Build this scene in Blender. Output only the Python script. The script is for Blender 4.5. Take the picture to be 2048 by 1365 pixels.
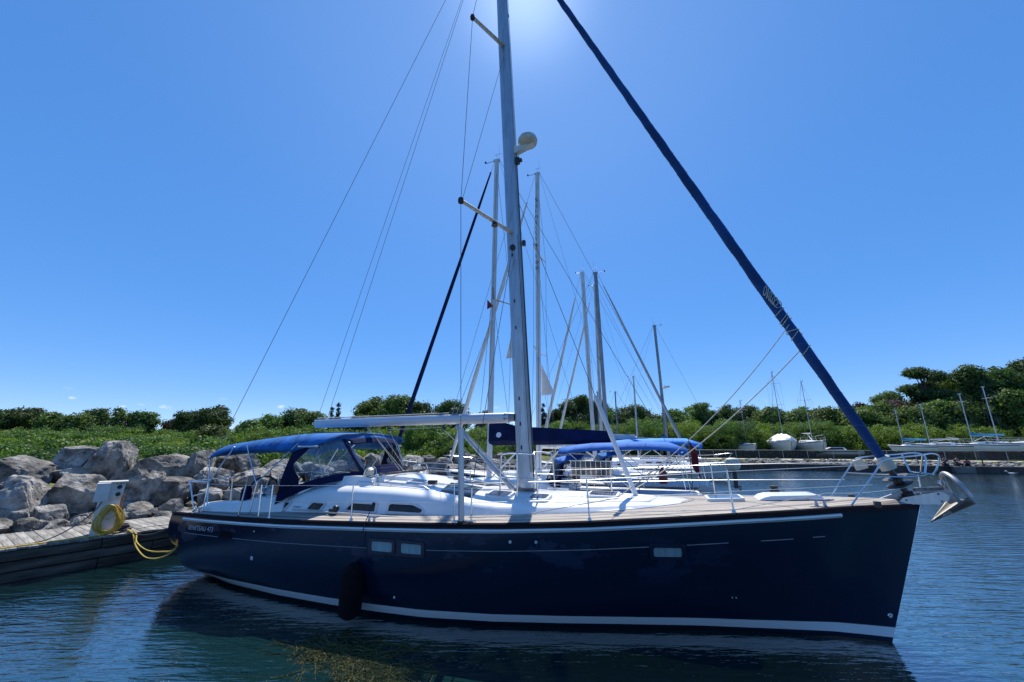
import bpy, math, random
import numpy as np
from mathutils import Vector, Matrix, noise as mnoise
R = math.radians
scene = bpy.context.scene
for o in list(bpy.data.objects):
    bpy.data.objects.remove(o)
COL = scene.collection

# ------------------------------------------------------------------ camera, sky, sun, exposure
CAM_H = 2.6
cd = bpy.data.cameras.new('camera'); cam = bpy.data.objects.new('camera', cd); COL.objects.link(cam)
cd.sensor_width = 36.0; cd.lens = 785.0 / 2048.0 * 36.0
cd.clip_start = 0.05; cd.clip_end = 3000.0
cam.location = (0, 0, CAM_H)
cam.rotation_euler = (R(90.0) + math.atan(207.5 / 785.0), 0, 0)
scene.camera = cam
SUN_EL, SUN_AZ = R(57.0), R(2.5)          # azimuth from +Y towards +X
world = bpy.data.worlds.new('World'); scene.world = world; world.use_nodes = True
wn = world.node_tree; wn.nodes.clear()
wo = wn.nodes.new('ShaderNodeOutputWorld'); wb = wn.nodes.new('ShaderNodeBackground')
sky = wn.nodes.new('ShaderNodeTexSky'); sky.sky_type = 'NISHITA'; sky.sun_disc = False
sky.sun_elevation = SUN_EL; sky.sun_rotation = SUN_AZ
sky.altitude = 100; sky.air_density = 0.6; sky.dust_density = 0.0; sky.ozone_density = 10.0
wb.inputs['Strength'].default_value = 0.15
# the phone camera's colour rendering of the sky: compressed brightness range, richer blue (same for the whole sky)
gm = wn.nodes.new('ShaderNodeGamma'); gm.inputs['Gamma'].default_value = 0.4
hs = wn.nodes.new('ShaderNodeHueSaturation'); hs.inputs['Hue'].default_value = 0.514; hs.inputs['Saturation'].default_value = 1.78; hs.inputs['Value'].default_value = 2.3
wn.links.new(sky.outputs[0], gm.inputs['Color']); wn.links.new(gm.outputs[0], hs.inputs['Color'])
# small fair-weather clouds low above the horizon
tc = wn.nodes.new('ShaderNodeTexCoord'); sep = wn.nodes.new('ShaderNodeSeparateXYZ')
wn.links.new(tc.outputs['Generated'], sep.inputs[0])
mp = wn.nodes.new('ShaderNodeMapping'); mp.inputs['Scale'].default_value = (13, 13, 30)
mp.inputs['Location'].default_value = (2.3, 0.4, 0.6)
wn.links.new(tc.outputs['Generated'], mp.inputs[0])
cn = wn.nodes.new('ShaderNodeTexNoise'); cn.inputs['Scale'].default_value = 1.6; cn.inputs['Detail'].default_value = 7
wn.links.new(mp.outputs[0], cn.inputs['Vector'])
cr = wn.nodes.new('ShaderNodeMapRange'); cr.inputs['From Min'].default_value = 0.625; cr.inputs['From Max'].default_value = 0.72
wn.links.new(cn.outputs['Fac'], cr.inputs['Value'])
e1 = wn.nodes.new('ShaderNodeMapRange'); e1.inputs['From Min'].default_value = 0.095; e1.inputs['From Max'].default_value = 0.075
wn.links.new(sep.outputs['Z'], e1.inputs['Value'])
mm = wn.nodes.new('ShaderNodeMath'); mm.operation = 'MULTIPLY'
wn.links.new(cr.outputs[0], mm.inputs[0]); wn.links.new(e1.outputs[0], mm.inputs[1])
mx = wn.nodes.new('ShaderNodeMixRGB'); mx.inputs['Color2'].default_value = (4.6, 4.9, 5.4, 1)
wn.links.new(mm.outputs[0], mx.inputs['Fac']); wn.links.new(hs.outputs[0], mx.inputs['Color1'])
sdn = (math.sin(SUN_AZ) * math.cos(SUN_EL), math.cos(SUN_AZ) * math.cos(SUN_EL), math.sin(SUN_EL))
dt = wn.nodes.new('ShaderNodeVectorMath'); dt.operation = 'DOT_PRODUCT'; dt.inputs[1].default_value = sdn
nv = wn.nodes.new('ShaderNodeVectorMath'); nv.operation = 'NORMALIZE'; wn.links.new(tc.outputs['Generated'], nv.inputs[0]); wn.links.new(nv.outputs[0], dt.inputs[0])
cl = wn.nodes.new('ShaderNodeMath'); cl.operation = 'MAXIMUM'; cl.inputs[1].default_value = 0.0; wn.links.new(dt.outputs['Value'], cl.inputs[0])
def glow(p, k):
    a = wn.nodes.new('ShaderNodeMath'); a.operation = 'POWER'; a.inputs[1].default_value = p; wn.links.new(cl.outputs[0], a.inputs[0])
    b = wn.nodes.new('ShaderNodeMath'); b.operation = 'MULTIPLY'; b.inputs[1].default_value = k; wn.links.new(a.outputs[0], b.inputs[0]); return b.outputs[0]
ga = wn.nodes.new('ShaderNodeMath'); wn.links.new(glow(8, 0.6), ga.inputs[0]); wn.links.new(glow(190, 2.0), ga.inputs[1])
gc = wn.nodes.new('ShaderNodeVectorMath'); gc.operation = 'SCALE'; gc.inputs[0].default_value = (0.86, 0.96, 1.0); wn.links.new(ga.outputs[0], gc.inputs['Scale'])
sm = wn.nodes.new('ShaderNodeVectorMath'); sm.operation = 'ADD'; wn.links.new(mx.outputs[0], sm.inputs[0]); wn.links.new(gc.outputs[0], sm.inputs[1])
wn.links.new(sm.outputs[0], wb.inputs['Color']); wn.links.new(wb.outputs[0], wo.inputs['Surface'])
sl = bpy.data.lights.new('sun', 'SUN'); sl.energy = 4.4; sl.angle = R(0.53); sl.color = (1.0, 0.955, 0.88)
sun = bpy.data.objects.new('sun', sl); COL.objects.link(sun)
sdir = Vector((math.sin(SUN_AZ) * math.cos(SUN_EL), math.cos(SUN_AZ) * math.cos(SUN_EL), math.sin(SUN_EL)))
sun.rotation_euler = sdir.to_track_quat('Z', 'Y').to_euler(); sun.location = sdir * 200
vs = scene.view_settings
vs.view_transform = 'Standard'; vs.look = 'None'; vs.gamma = 1.0; vs.use_curve_mapping = False; vs.exposure = 0.5
scene.cycles.use_denoising = True
scene.cycles.max_bounces = 7; scene.cycles.transparent_max_bounces = 16
scene.cycles.caustics_reflective = False; scene.cycles.caustics_refractive = False
scene.cycles.sample_clamp_indirect = 6.0

# ------------------------------------------------------------------ materials
MATS = {}
def mat(name, col, rough=0.5, metal=0.0, var=0.0, vscale=3.0, bump=0.0, bscale=20.0, spec=0.5, stretch=None, coat=0.0, col2=None, lo=0.4, hi=0.62, detail=5.0, objrand=0.0):
    m = bpy.data.materials.new(name); m.use_nodes = True; nt = m.node_tree
    b = nt.nodes['Principled BSDF']
    b.inputs['Roughness'].default_value = rough; b.inputs['Metallic'].default_value = metal
    b.inputs['Specular IOR Level'].default_value = spec; b.inputs['Coat Weight'].default_value = coat
    b.inputs['Base Color'].default_value = (*col, 1)
    t = nt.nodes.new('ShaderNodeTexCoord'); vec = t.outputs['Object']
    if stretch:
        mpn = nt.nodes.new('ShaderNodeMapping'); mpn.inputs['Scale'].default_value = stretch
        nt.links.new(vec, mpn.inputs[0]); vec = mpn.outputs[0]
    if var or col2:
        n = nt.nodes.new('ShaderNodeTexNoise'); n.inputs['Scale'].default_value = vscale; n.inputs['Detail'].default_value = detail
        nt.links.new(vec, n.inputs['Vector'])
        r = nt.nodes.new('ShaderNodeMapRange'); r.inputs['From Min'].default_value = lo; r.inputs['From Max'].default_value = hi
        nt.links.new(n.outputs['Fac'], r.inputs['Value'])
        k = nt.nodes.new('ShaderNodeMixRGB')
        c2 = col2 if col2 else tuple(min(1, c * (1 + var)) for c in col)
        c1 = col if col2 else tuple(c * (1 - var) for c in col)
        k.inputs['Color1'].default_value = (*c1, 1); k.inputs['Color2'].default_value = (*c2, 1)
        nt.links.new(r.outputs[0], k.inputs['Fac']); out = k.outputs[0]
        if objrand:
            oi = nt.nodes.new('ShaderNodeObjectInfo'); rr = nt.nodes.new('ShaderNodeMapRange'); rr.inputs['To Min'].default_value = 1 - objrand; rr.inputs['To Max'].default_value = 1 + objrand
            hv = nt.nodes.new('ShaderNodeHueSaturation'); nt.links.new(oi.outputs['Random'], rr.inputs['Value']); nt.links.new(rr.outputs[0], hv.inputs['Value']); nt.links.new(out, hv.inputs['Color']); out = hv.outputs[0]
        nt.links.new(out, b.inputs['Base Color'])
    if bump:
        n2 = nt.nodes.new('ShaderNodeTexNoise'); n2.inputs['Scale'].default_value = bscale; n2.inputs['Detail'].default_value = 4
        nt.links.new(vec, n2.inputs['Vector'])
        bn = nt.nodes.new('ShaderNodeBump'); bn.inputs['Distance'].default_value = bump; bn.inputs['Strength'].default_value = 1.0
        nt.links.new(n2.outputs['Fac'], bn.inputs['Height']); nt.links.new(bn.outputs[0], b.inputs['Normal'])
    MATS[name] = m
    return m
mat('gelcoat', (0.80, 0.80, 0.79), 0.28, var=0.04, vscale=2.2, coat=0.3)
mat('nonskid', (0.74, 0.74, 0.73), 0.6, var=0.05, vscale=5, bump=0.0008, bscale=160)
mat('plastic_white', (0.72, 0.72, 0.69), 0.4, var=0.06, vscale=6)
mat('plastic_cream', (0.62, 0.58, 0.47), 0.45, var=0.10, vscale=7)
mat('steel', (0.62, 0.63, 0.65), 0.18, 1.0, var=0.05, vscale=30)
mat('aluminium', (0.40, 0.43, 0.47), 0.38, 0.75, var=0.10, vscale=2.0, stretch=(6, 6, 0.8))
mat('spar_white', (0.62, 0.63, 0.63), 0.35, var=0.06, vscale=1.4)
mat('spar_grey', (0.22, 0.24, 0.27), 0.42, 0.4, var=0.12, vscale=1.5)
mat('boom_grey', (0.55, 0.56, 0.60), 0.42, 0.35, var=0.06, vscale=1.5, stretch=(0.5, 3, 3))
mat('wire', (0.10, 0.105, 0.115), 0.5, 0.3)
mat('wire_light', (0.55, 0.56, 0.58), 0.35, 0.8)
mat('black_rubber', (0.012, 0.012, 0.014), 0.7, var=0.3, vscale=9)
mat('black_plastic', (0.014, 0.015, 0.018), 0.45, var=0.2, vscale=9)
mat('fender_cloth', (0.004, 0.005, 0.008), 0.95, var=0.3, vscale=12, bump=0.002, bscale=120, spec=0.15)
mat('canvas_blue', (0.028, 0.145, 0.40), 0.85, var=0.2, vscale=2.4, bump=0.03, bscale=3.2, spec=0.2, stretch=(2.2, 0.7, 1))
mat('canvas_navy', (0.008, 0.014, 0.055), 0.9, var=0.18, vscale=2.2, bump=0.010, bscale=6, spec=0.15)
mat('canvas_royal', (0.055, 0.18, 0.52), 0.8, var=0.12, vscale=2.0, bump=0.02, bscale=3.2, spec=0.2)
mat('canvas_bright', (0.06, 0.27, 0.72), 0.75, var=0.10, vscale=1.6, bump=0.02, bscale=3.0, spec=0.25)
mat('canvas_teal', (0.03, 0.22, 0.42), 0.85, var=0.14, vscale=2.0)
mat('genoa_cover', (0.009, 0.052, 0.175), 0.72, var=0.22, vscale=1.3, bump=0.006, bscale=9, spec=0.25)
mat('sail_white', (0.66, 0.64, 0.60), 0.8, var=0.06, vscale=2, bump=0.01, bscale=4)
mat('sail_grey', (0.40, 0.40, 0.41), 0.8, var=0.12, vscale=2)
mat('rope_white', (0.52, 0.50, 0.45), 0.9, var=0.15, vscale=30, bump=0.002, bscale=160)
mat('rope_dark', (0.035, 0.03, 0.045), 0.9, var=0.3, vscale=40, bump=0.002, bscale=160)
mat('hose_yellow', (0.62, 0.40, 0.05), 0.45, var=0.14, vscale=12)
mat('cable_yellow', (0.58, 0.42, 0.07), 0.5, var=0.14, vscale=12)
mat('window_dark', (0.010, 0.010, 0.014), 0.12, spec=0.4, var=0.5, vscale=2.5)
mat('hatch_smoke', (0.055, 0.062, 0.085), 0.08, spec=0.8, var=0.2, vscale=4)
mat('port_curtain', (0.30, 0.40, 0.42), 0.14, var=0.12, vscale=14, stretch=(1, 0.02, 0.02), spec=0.7)
mat('frame_dark', (0.006, 0.012, 0.035), 0.35, var=0.2, vscale=5)
mat('toerail_wood', (0.007, 0.006, 0.011), 0.7, spec=0.15, var=0.35, vscale=5, stretch=(0.6, 6, 6))
mat('teak_varnish', (0.16, 0.06, 0.025), 0.35, var=0.3, vscale=4, stretch=(1, 5, 5))
mat('galv', (0.34, 0.35, 0.36), 0.5, 0.7, var=0.14, vscale=10)
mat('galv_dark', (0.11, 0.10, 0.105), 0.45, 0.5, var=0.3, vscale=8)  # dark metal fittings; on the near anchor fluke the dark tone paints shade
mat('galv_lit', (0.27, 0.25, 0.205), 0.55, 0.2, var=0.14, vscale=8)  # tan tone paints sunlight onto the inner face of the far fluke
mat('letter_grey', (0.20, 0.21, 0.23), 0.4, var=0.1, vscale=40)
mat('letter_light', (0.52, 0.54, 0.58), 0.4)
mat('letter_black', (0.015, 0.015, 0.02), 0.5)
mat('letter_red', (0.35, 0.02, 0.02), 0.5)
mat('flag_red', (0.20, 0.02, 0.03), 0.85, var=0.15, vscale=6)
mat('red_can', (0.24, 0.02, 0.02), 0.45, var=0.1, vscale=6)
mat('skin', (0.42, 0.25, 0.17), 0.6, var=0.06, vscale=9)
mat('cloth_dark', (0.018, 0.018, 0.025), 0.9, var=0.2, vscale=9)
mat('cloth_pink', (0.48, 0.10, 0.19), 0.85, var=0.12, vscale=9)
mat('hair_dark', (0.02, 0.014, 0.010), 0.8)
mat('bark', (0.075, 0.058, 0.043), 0.95, var=0.3, vscale=5, stretch=(5, 5, 0.8), bump=0.03, bscale=8)
mat('concrete', (0.17, 0.165, 0.15), 0.9, var=0.18, vscale=1.2, bump=0.01, bscale=9)
mat('seawall_steel', (0.035, 0.030, 0.030), 0.7, var=0.45, vscale=1.5, stretch=(2, 2, 0.7))
mat('path_pale', (0.52, 0.49, 0.40), 0.95, var=0.08, vscale=1.5)
mat('antifoul_red', (0.16, 0.035, 0.03), 0.7, var=0.2, vscale=3)
mat('antifoul_dark', (0.02, 0.025, 0.03), 0.7, var=0.2, vscale=3)
mat('hull_cream', (0.66, 0.64, 0.58), 0.3, var=0.05, vscale=2)
mat('shrinkwrap', (0.74, 0.75, 0.76), 0.45, var=0.06, vscale=1.5, bump=0.05, bscale=3)
mat('orange_box', (0.42, 0.16, 0.05), 0.6, var=0.15, vscale=6)
mat('brick_house', (0.20, 0.13, 0.11), 0.9, var=0.15, vscale=2)
mat('roof_grey', (0.12, 0.105, 0.105), 0.9, var=0.2, vscale=2)
mat('plank', (0.16, 0.145, 0.12), 0.9, vscale=2.2, stretch=(9, 0.9, 9), bump=0.006, bscale=16, col2=(0.34, 0.32, 0.285), lo=.34, hi=.66, objrand=.28)
mat('fascia', (0.024, 0.021, 0.018), 0.9, stretch=(0.55, 5, 4.2), vscale=2.0, col2=(0.15, 0.13, 0.108), lo=0.42, hi=0.76, bump=0.012, bscale=9, objrand=.3, detail=9)
mat('window_frame', (0.62, 0.63, 0.66), 0.3, var=.04, vscale=4)
mat('pole_white', (0.68, 0.70, 0.72), 0.35, var=0.04, vscale=3)
mat('curtain_brown', (0.030, 0.020, 0.024), 0.25, spec=0.35, var=0.5, vscale=9, stretch=(1.4, .1, .1))
mat('bird_white', (0.75, 0.75, 0.75), 0.8)
mat('leaf_shoot', (0.10, 0.13, 0.02), 0.8)

def clear_vinyl():
    m = bpy.data.materials.new('clear_vinyl'); m.use_nodes = True; nt = m.node_tree; nt.nodes.clear()
    o = nt.nodes.new('ShaderNodeOutputMaterial'); a = nt.nodes.new('ShaderNodeMixShader'); c = nt.nodes.new('ShaderNodeMixShader')
    t = nt.nodes.new('ShaderNodeBsdfTransparent'); t.inputs[0].default_value = (0.80, 0.86, 0.92, 1)
    g = nt.nodes.new('ShaderNodeBsdfGlossy'); g.inputs['Roughness'].default_value = 0.08
    d = nt.nodes.new('ShaderNodeBsdfDiffuse'); d.inputs[0].default_value = (0.30, 0.34, 0.42, 1)
    f = nt.nodes.new('ShaderNodeFresnel'); f.inputs[0].default_value = 1.45
    n = nt.nodes.new('ShaderNodeTexNoise'); n.inputs['Scale'].default_value = 3.0
    b = nt.nodes.new('ShaderNodeBump'); b.inputs['Distance'].default_value = 0.03
    tx = nt.nodes.new('ShaderNodeTexCoord'); nt.links.new(tx.outputs['Object'], n.inputs['Vector'])
    nt.links.new(n.outputs['Fac'], b.inputs['Height']); nt.links.new(b.outputs[0], g.inputs['Normal']); nt.links.new(b.outputs[0], f.inputs['Normal'])
    a.inputs[0].default_value = 0.13
    nt.links.new(t.outputs[0], a.inputs[1]); nt.links.new(d.outputs[0], a.inputs[2])
    nt.links.new(f.outputs[0], c.inputs[0]); nt.links.new(a.outputs[0], c.inputs[1]); nt.links.new(g.outputs[0], c.inputs[2])
    nt.links.new(c.outputs[0], o.inputs['Surface']); MATS['clear_vinyl'] = m
clear_vinyl()

def leaf_mat(name, c1, c2, trans=0.30):
    m = bpy.data.materials.new(name); m.use_nodes = True; nt = m.node_tree; nt.nodes.clear()
    o = nt.nodes.new('ShaderNodeOutputMaterial'); a = nt.nodes.new('ShaderNodeMixShader'); a.inputs[0].default_value = trans
    d = nt.nodes.new('ShaderNodeBsdfPrincipled'); d.inputs['Roughness'].default_value = 0.6; d.inputs['Specular IOR Level'].default_value = 0.25
    t = nt.nodes.new('ShaderNodeBsdfTranslucent')
    at = nt.nodes.new('ShaderNodeAttribute'); at.attribute_name = 'tint'
    k = nt.nodes.new('ShaderNodeMixRGB'); k.inputs['Color1'].default_value = (*c1, 1); k.inputs['Color2'].default_value = (*c2, 1)
    nt.links.new(at.outputs['Fac'], k.inputs['Fac'])
    oi = nt.nodes.new('ShaderNodeObjectInfo')
    hs = nt.nodes.new('ShaderNodeHueSaturation')
    r = nt.nodes.new('ShaderNodeMapRange'); r.inputs['To Min'].default_value = 0.75; r.inputs['To Max'].default_value = 1.25
    r2 = nt.nodes.new('ShaderNodeMapRange'); r2.inputs['To Min'].default_value = 0.485; r2.inputs['To Max'].default_value = 0.515
    nt.links.new(oi.outputs['Random'], r.inputs['Value']); nt.links.new(r.outputs[0], hs.inputs['Value'])
    nt.links.new(oi.outputs['Random'], r2.inputs['Value']); nt.links.new(r2.outputs[0], hs.inputs['Hue'])
    nt.links.new(k.outputs[0], hs.inputs['Color'])
    nt.links.new(hs.outputs[0], d.inputs['Base Color'])
    br = nt.nodes.new('ShaderNodeMixRGB'); br.blend_type = 'MULTIPLY'; br.inputs['Fac'].default_value = 1; br.inputs['Color2'].default_value = (1.5, 1.6, 0.7, 1)
    nt.links.new(hs.outputs[0], br.inputs['Color1']); nt.links.new(br.outputs[0], t.inputs['Color'])
    nt.links.new(d.outputs[0], a.inputs[1]); nt.links.new(t.outputs[0], a.inputs[2]); nt.links.new(a.outputs[0], o.inputs['Surface'])
    MATS[name] = m
leaf_mat('leaf_dark', (0.024, 0.050, 0.018), (0.085, 0.140, 0.042))
leaf_mat('leaf_mid', (0.034, 0.076, 0.018), (0.135, 0.205, 0.045))
leaf_mat('leaf_bright', (0.045, 0.092, 0.018), (0.165, 0.215, 0.035), 0.36)
leaf_mat('leaf_olive', (0.060, 0.085, 0.030), (0.130, 0.160, 0.060))
leaf_mat('leaf_purple', (0.030, 0.018, 0.020), (0.065, 0.035, 0.035))
leaf_mat('leaf_conifer', (0.014, 0.030, 0.016), (0.035, 0.060, 0.030), 0.12)
leaf_mat('weed_leaf', (0.034, 0.044, 0.012), (0.165, 0.155, 0.045), 0.15)

# ------------------------------------------------------------------ mesh builder
class MB:
    def __init__(s): s.v = []; s.f = []
    def box(s, c, size, rot=None, taper=1.0):
        n = len(s.v); hx, hy, hz = size[0] / 2, size[1] / 2, size[2] / 2
        M = rot if rot is not None else Matrix.Identity(3)
        for z in (-1, 1):
            k = taper if z > 0 else 1.0
            for x, y in ((-1, -1), (1, -1), (1, 1), (-1, 1)):
                p = M @ Vector((x * hx * k, y * hy * k, z * hz)); s.v.append((p.x + c[0], p.y + c[1], p.z + c[2]))
        s.f += [(n, n + 3, n + 2, n + 1), (n + 4, n + 5, n + 6, n + 7), (n, n + 1, n + 5, n + 4), (n + 1, n + 2, n + 6, n + 5), (n + 2, n + 3, n + 7, n + 6), (n + 3, n, n + 4, n + 7)]
        return s
    def tube(s, pts, r, seg=8, cap=True, flat=1.0, ref=None, mod=None):
        P = [Vector(p) for p in pts]; n = len(P)
        rr = r if isinstance(r, (list, tuple)) else [r] * n
        base = len(s.v); prev = None
        for i in range(n):
            t = (P[min(i + 1, n - 1)] - P[max(i - 1, 0)]).normalized()
            if prev is None:
                a = Vector(ref) if ref else (Vector((0, 0, 1)) if abs(t.z) < 0.9 else Vector((0, 1, 0)))
                x = (a - t * a.dot(t)).normalized()
            else:
                x = (prev - t * prev.dot(t)).normalized()
            prev = x; y = t.cross(x)
            for k in range(seg):
                an = 2 * math.pi * k / seg
                q = rr[i] * (mod(i, an) if mod else 1.0)
                p = P[i] + x * (math.cos(an) * q) + y * (math.sin(an) * q * flat)
                s.v.append(tuple(p))
        for i in range(n - 1):
            for k in range(seg):
                a = base + i * seg + k; b = base + i * seg + (k + 1) % seg
                s.f.append((a, b, b + seg, a + seg))
        if cap:
            s.f.append(tuple(base + k for k in range(seg))[::-1]); s.f.append(tuple(base + (n - 1) * seg + k for k in range(seg)))
        return s
    def lathe(s, prof, axis_p, axis_d=(0, 0, 1), seg=20):
        d = Vector(axis_d).normalized(); a = Vector((1, 0, 0)) if abs(d.x) < 0.8 else Vector((0, 1, 0))
        x = (a - d * a.dot(d)).normalized(); y = d.cross(x); o = Vector(axis_p); base = len(s.v)
        for (r, h) in prof:
            for k in range(seg):
                an = 2 * math.pi * k / seg
                s.v.append(tuple(o + d * h + (x * math.cos(an) + y * math.sin(an)) * r))
        for i in range(len(prof) - 1):
            for k in range(seg):
                a_ = base + i * seg + k; b_ = base + i * seg + (k + 1) % seg
                s.f.append((a_, b_, b_ + seg, a_ + seg))
        s.f.append(tuple(base + k for k in range(seg))[::-1]); s.f.append(tuple(base + (len(prof) - 1) * seg + k for k in range(seg)))
        return s
    def loft(s, rows, closed=False, cap0=False, cap1=False):
        base = len(s.v); n = len(rows[0])
        for r in rows: s.v += [tuple(p) for p in r]
        for i in range(len(rows) - 1):
            for k in range(n if closed else n - 1):
                a = base + i * n + k; b = base + i * n + (k + 1) % n
                s.f.append((a, b, b + n, a + n))
        if cap0: s.f.append(tuple(base + k for k in range(n))[::-1])
        if cap1: s.f.append(tuple(base + (len(rows) - 1) * n + k for k in range(n)))
        return s
    def prism(s, poly, off):
        n = len(poly); base = len(s.v); o = Vector(off)
        s.v += [tuple(p) for p in poly] + [tuple(Vector(p) + o) for p in poly]
        s.f.append(tuple(range(base, base + n))); s.f.append(tuple(range(base + 2 * n - 1, base + n - 1, -1)))
        for k in range(n):
            a = base + k; b = base + (k + 1) % n; s.f.append((a, a + n, b + n, b))
        return s
    def mesh(s, name, m, smooth=True):
        me = bpy.data.meshes.new(name); me.from_pydata(s.v, [], s.f)
        if m: me.materials.append(MATS[m] if isinstance(m, str) else m)
        if smooth:
            me.polygons.foreach_set('use_smooth', [True] * len(me.polygons))
            try: me.set_sharp_from_angle(angle=R(38))
            except Exception: pass
        me.update(); return me
    def build(s, name, m, parent=None, smooth=True):
        return link(name, s.mesh(name, m, smooth), parent)
def link(name, data, parent=None):
    o = bpy.data.objects.new(name, data); COL.objects.link(o)
    if parent: o.parent = parent
    return o
def tag(o, label=None, cat=None, group=None, kind=None):
    if label: o['label'] = label
    if cat: o['category'] = cat
    if group: o['group'] = group
    if kind: o['kind'] = kind
    return o
def thing(name, label, cat, loc=(0, 0, 0), rz=0.0, group=None):
    o = bpy.data.objects.new(name, None); COL.objects.link(o)
    o.location = loc; o.rotation_euler = (0, 0, rz); o.empty_display_size = 0.1
    return tag(o, label, cat, group)
def smooth_path(pts, n=8):
    P = [Vector(p) for p in pts]; out = []
    for i in range(len(P) - 1):
        p0 = P[max(i - 1, 0)]; p1 = P[i]; p2 = P[i + 1]; p3 = P[min(i + 2, len(P) - 1)]
        for k in range(n):
            t = k / n
            out.append(0.5 * ((2 * p1) + (p2 - p0) * t + (2 * p0 - 5 * p1 + 4 * p2 - p3) * t * t + (3 * p1 - p0 - 3 * p2 + p3) * t ** 3))
    out.append(P[-1]); return out
def sag(a, b, d, n=10):
    a = Vector(a); b = Vector(b)
    return [a.lerp(b, i / n) - Vector((0, 0, d * 4 * (i / n) * (1 - i / n))) for i in range(n + 1)]
def text(name, body, size, m, mtx, parent=None, extrude=0.0008, shear=0.0, spacing=1.0, align='LEFT', warp=None):
    c = bpy.data.curves.new(name, 'FONT'); c.body = body; c.size = size; c.extrude = 0 if warp else extrude; c.offset = size * .004; c.shear = shear
    c.space_character = spacing; c.align_x = align
    t = bpy.data.objects.new(name, c); COL.objects.link(t); bpy.context.view_layer.update()
    me = bpy.data.meshes.new_from_object(t.evaluated_get(bpy.context.evaluated_depsgraph_get())); bpy.data.objects.remove(t); bpy.data.curves.remove(c)
    me.materials.clear(); me.materials.append(MATS[m])
    if warp:
        for v in me.vertices: v.co = warp(v.co.x, v.co.y)
    o = link(name, me, parent)
    if not warp: o.matrix_local = mtx
    return o
def frame(o, x, y):
    x = Vector(x).normalized(); z = x.cross(Vector(y)).normalized(); y = z.cross(x)
    return Matrix(((x.x, y.x, z.x, o[0]), (x.y, y.y, z.y, o[1]), (x.z, y.z, z.z, o[2]), (0, 0, 0, 1)))
def interp(x, xs, ys): return float(np.interp(x, xs, ys))
def copy_tree(o, parent=None):
    c = o.copy(); COL.objects.link(c); c.parent = parent
    for ch in list(o.children): copy_tree(ch, c)
    return c
# ------------------------------------------------------------------ setting: ground sheet, water
SHORE = [(-60, -58), (-24.0, -2.0), (-13.6, 12.2), (-2.2, 28.8), (1.3, 34.5), (2.5, 44), (8, 51.4), (23.9, 46.2), (47.1, 38.3), (130, 10), (260, -20)]
def shore_dist(x, y):
    best = 1e9; sign = 1
    for (a, b) in zip(SHORE[:-1], SHORE[1:]):
        dx, dy = b[0] - a[0], b[1] - a[1]; L2 = dx * dx + dy * dy
        t = max(0, min(1, ((x - a[0]) * dx + (y - a[1]) * dy) / L2))
        qx, qy = a[0] + dx * t, a[1] + dy * t
        d = math.hypot(x - qx, y - qy)
        if d < best - 1e-9:
            best = d; sign = 1 if dx * (y - a[1]) - dy * (x - a[0]) > 0 else -1
    return best * sign
def ground_z(x, y):
    d = shore_dist(x, y)
    right = max(0, min(1, (x - 4) / 8))
    zl = interp(d, [-6, -1.0, 0.5, 4, 20, 60, 140, 800], [-1.6, -1.3, 0.2, 0.9, 1.4, 3.2, 7.0, 16])
    zr = interp(d, [-1.6, -0.2, 0.3, 1.2, 3.0, 6, 16, 30, 60, 120, 800], [-1.6, -1.3, 0.1, 0.50, 0.92, 0.95, 0.80, 1.5, 4.5, 9.0, 18])
    z = zl * (1 - right) + zr * right
    return z + 0.05 * mnoise.noise((x * 0.4, y * 0.4, 0)) * (1 if d > 3.5 else 0.2)
def axis(lo, hi, a, b, step, grow):
    v = list(np.arange(a, b + 1e-6, step)); s = step; x = b
    while x < hi: s *= grow; x += s; v.append(x)
    s = step; x = a
    while x > lo: s *= grow; x -= s; v.insert(0, x)
    return v
def ground():
    xs = axis(-900, 900, -30, 60, 0.9, 1.22); ys = axis(-120, 1500, 0, 62, 0.9, 1.22)
    m = MB(); n = len(xs)
    for y in ys:
        for x in xs: m.v.append((x, y, ground_z(x, y)))
    for j in range(len(ys) - 1):
        for i in range(n - 1):
            a = j * n + i; m.f.append((a, a + 1, a + 1 + n, a + n))
    g = bpy.data.materials.new('grass_ground'); g.use_nodes = True; nt = g.node_tree; b = nt.nodes['Principled BSDF']
    b.inputs['Roughness'].default_value = 0.95; b.inputs['Specular IOR Level'].default_value = 0.1
    ge = nt.nodes.new('ShaderNodeNewGeometry'); sp = nt.nodes.new('ShaderNodeSeparateXYZ'); nt.links.new(ge.outputs['Position'], sp.inputs[0])
    no = nt.nodes.new('ShaderNodeTexNoise'); no.inputs['Scale'].default_value = 0.9; no.inputs['Detail'].default_value = 6
    nt.links.new(ge.outputs['Position'], no.inputs['Vector'])
    k = nt.nodes.new('ShaderNodeMixRGB'); k.inputs['Color1'].default_value = (0.06, 0.085, 0.02, 1); k.inputs['Color2'].default_value = (0.17, 0.18, 0.06, 1)
    r = nt.nodes.new('ShaderNodeMapRange'); r.inputs['From Min'].default_value = 0.35; r.inputs['From Max'].default_value = 0.65
    nt.links.new(no.outputs['Fac'], r.inputs['Value']); nt.links.new(r.outputs[0], k.inputs['Fac'])
    k2 = nt.nodes.new('ShaderNodeMixRGB'); k2.inputs['Color1'].default_value = (0.05, 0.055, 0.035, 1)
    r2 = nt.nodes.new('ShaderNodeMapRange'); r2.inputs['From Min'].default_value = 0.5; r2.inputs['From Max'].default_value = 1.0
    nt.links.new(sp.outputs['Z'], r2.inputs['Value']); nt.links.new(r2.outputs[0], k2.inputs['Fac']); nt.links.new(k.outputs[0], k2.inputs['Color2'])
    nt.links.new(k2.outputs[0], b.inputs['Base Color'])
    tag(m.build('ground', g), kind='structure')
ground()

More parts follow.
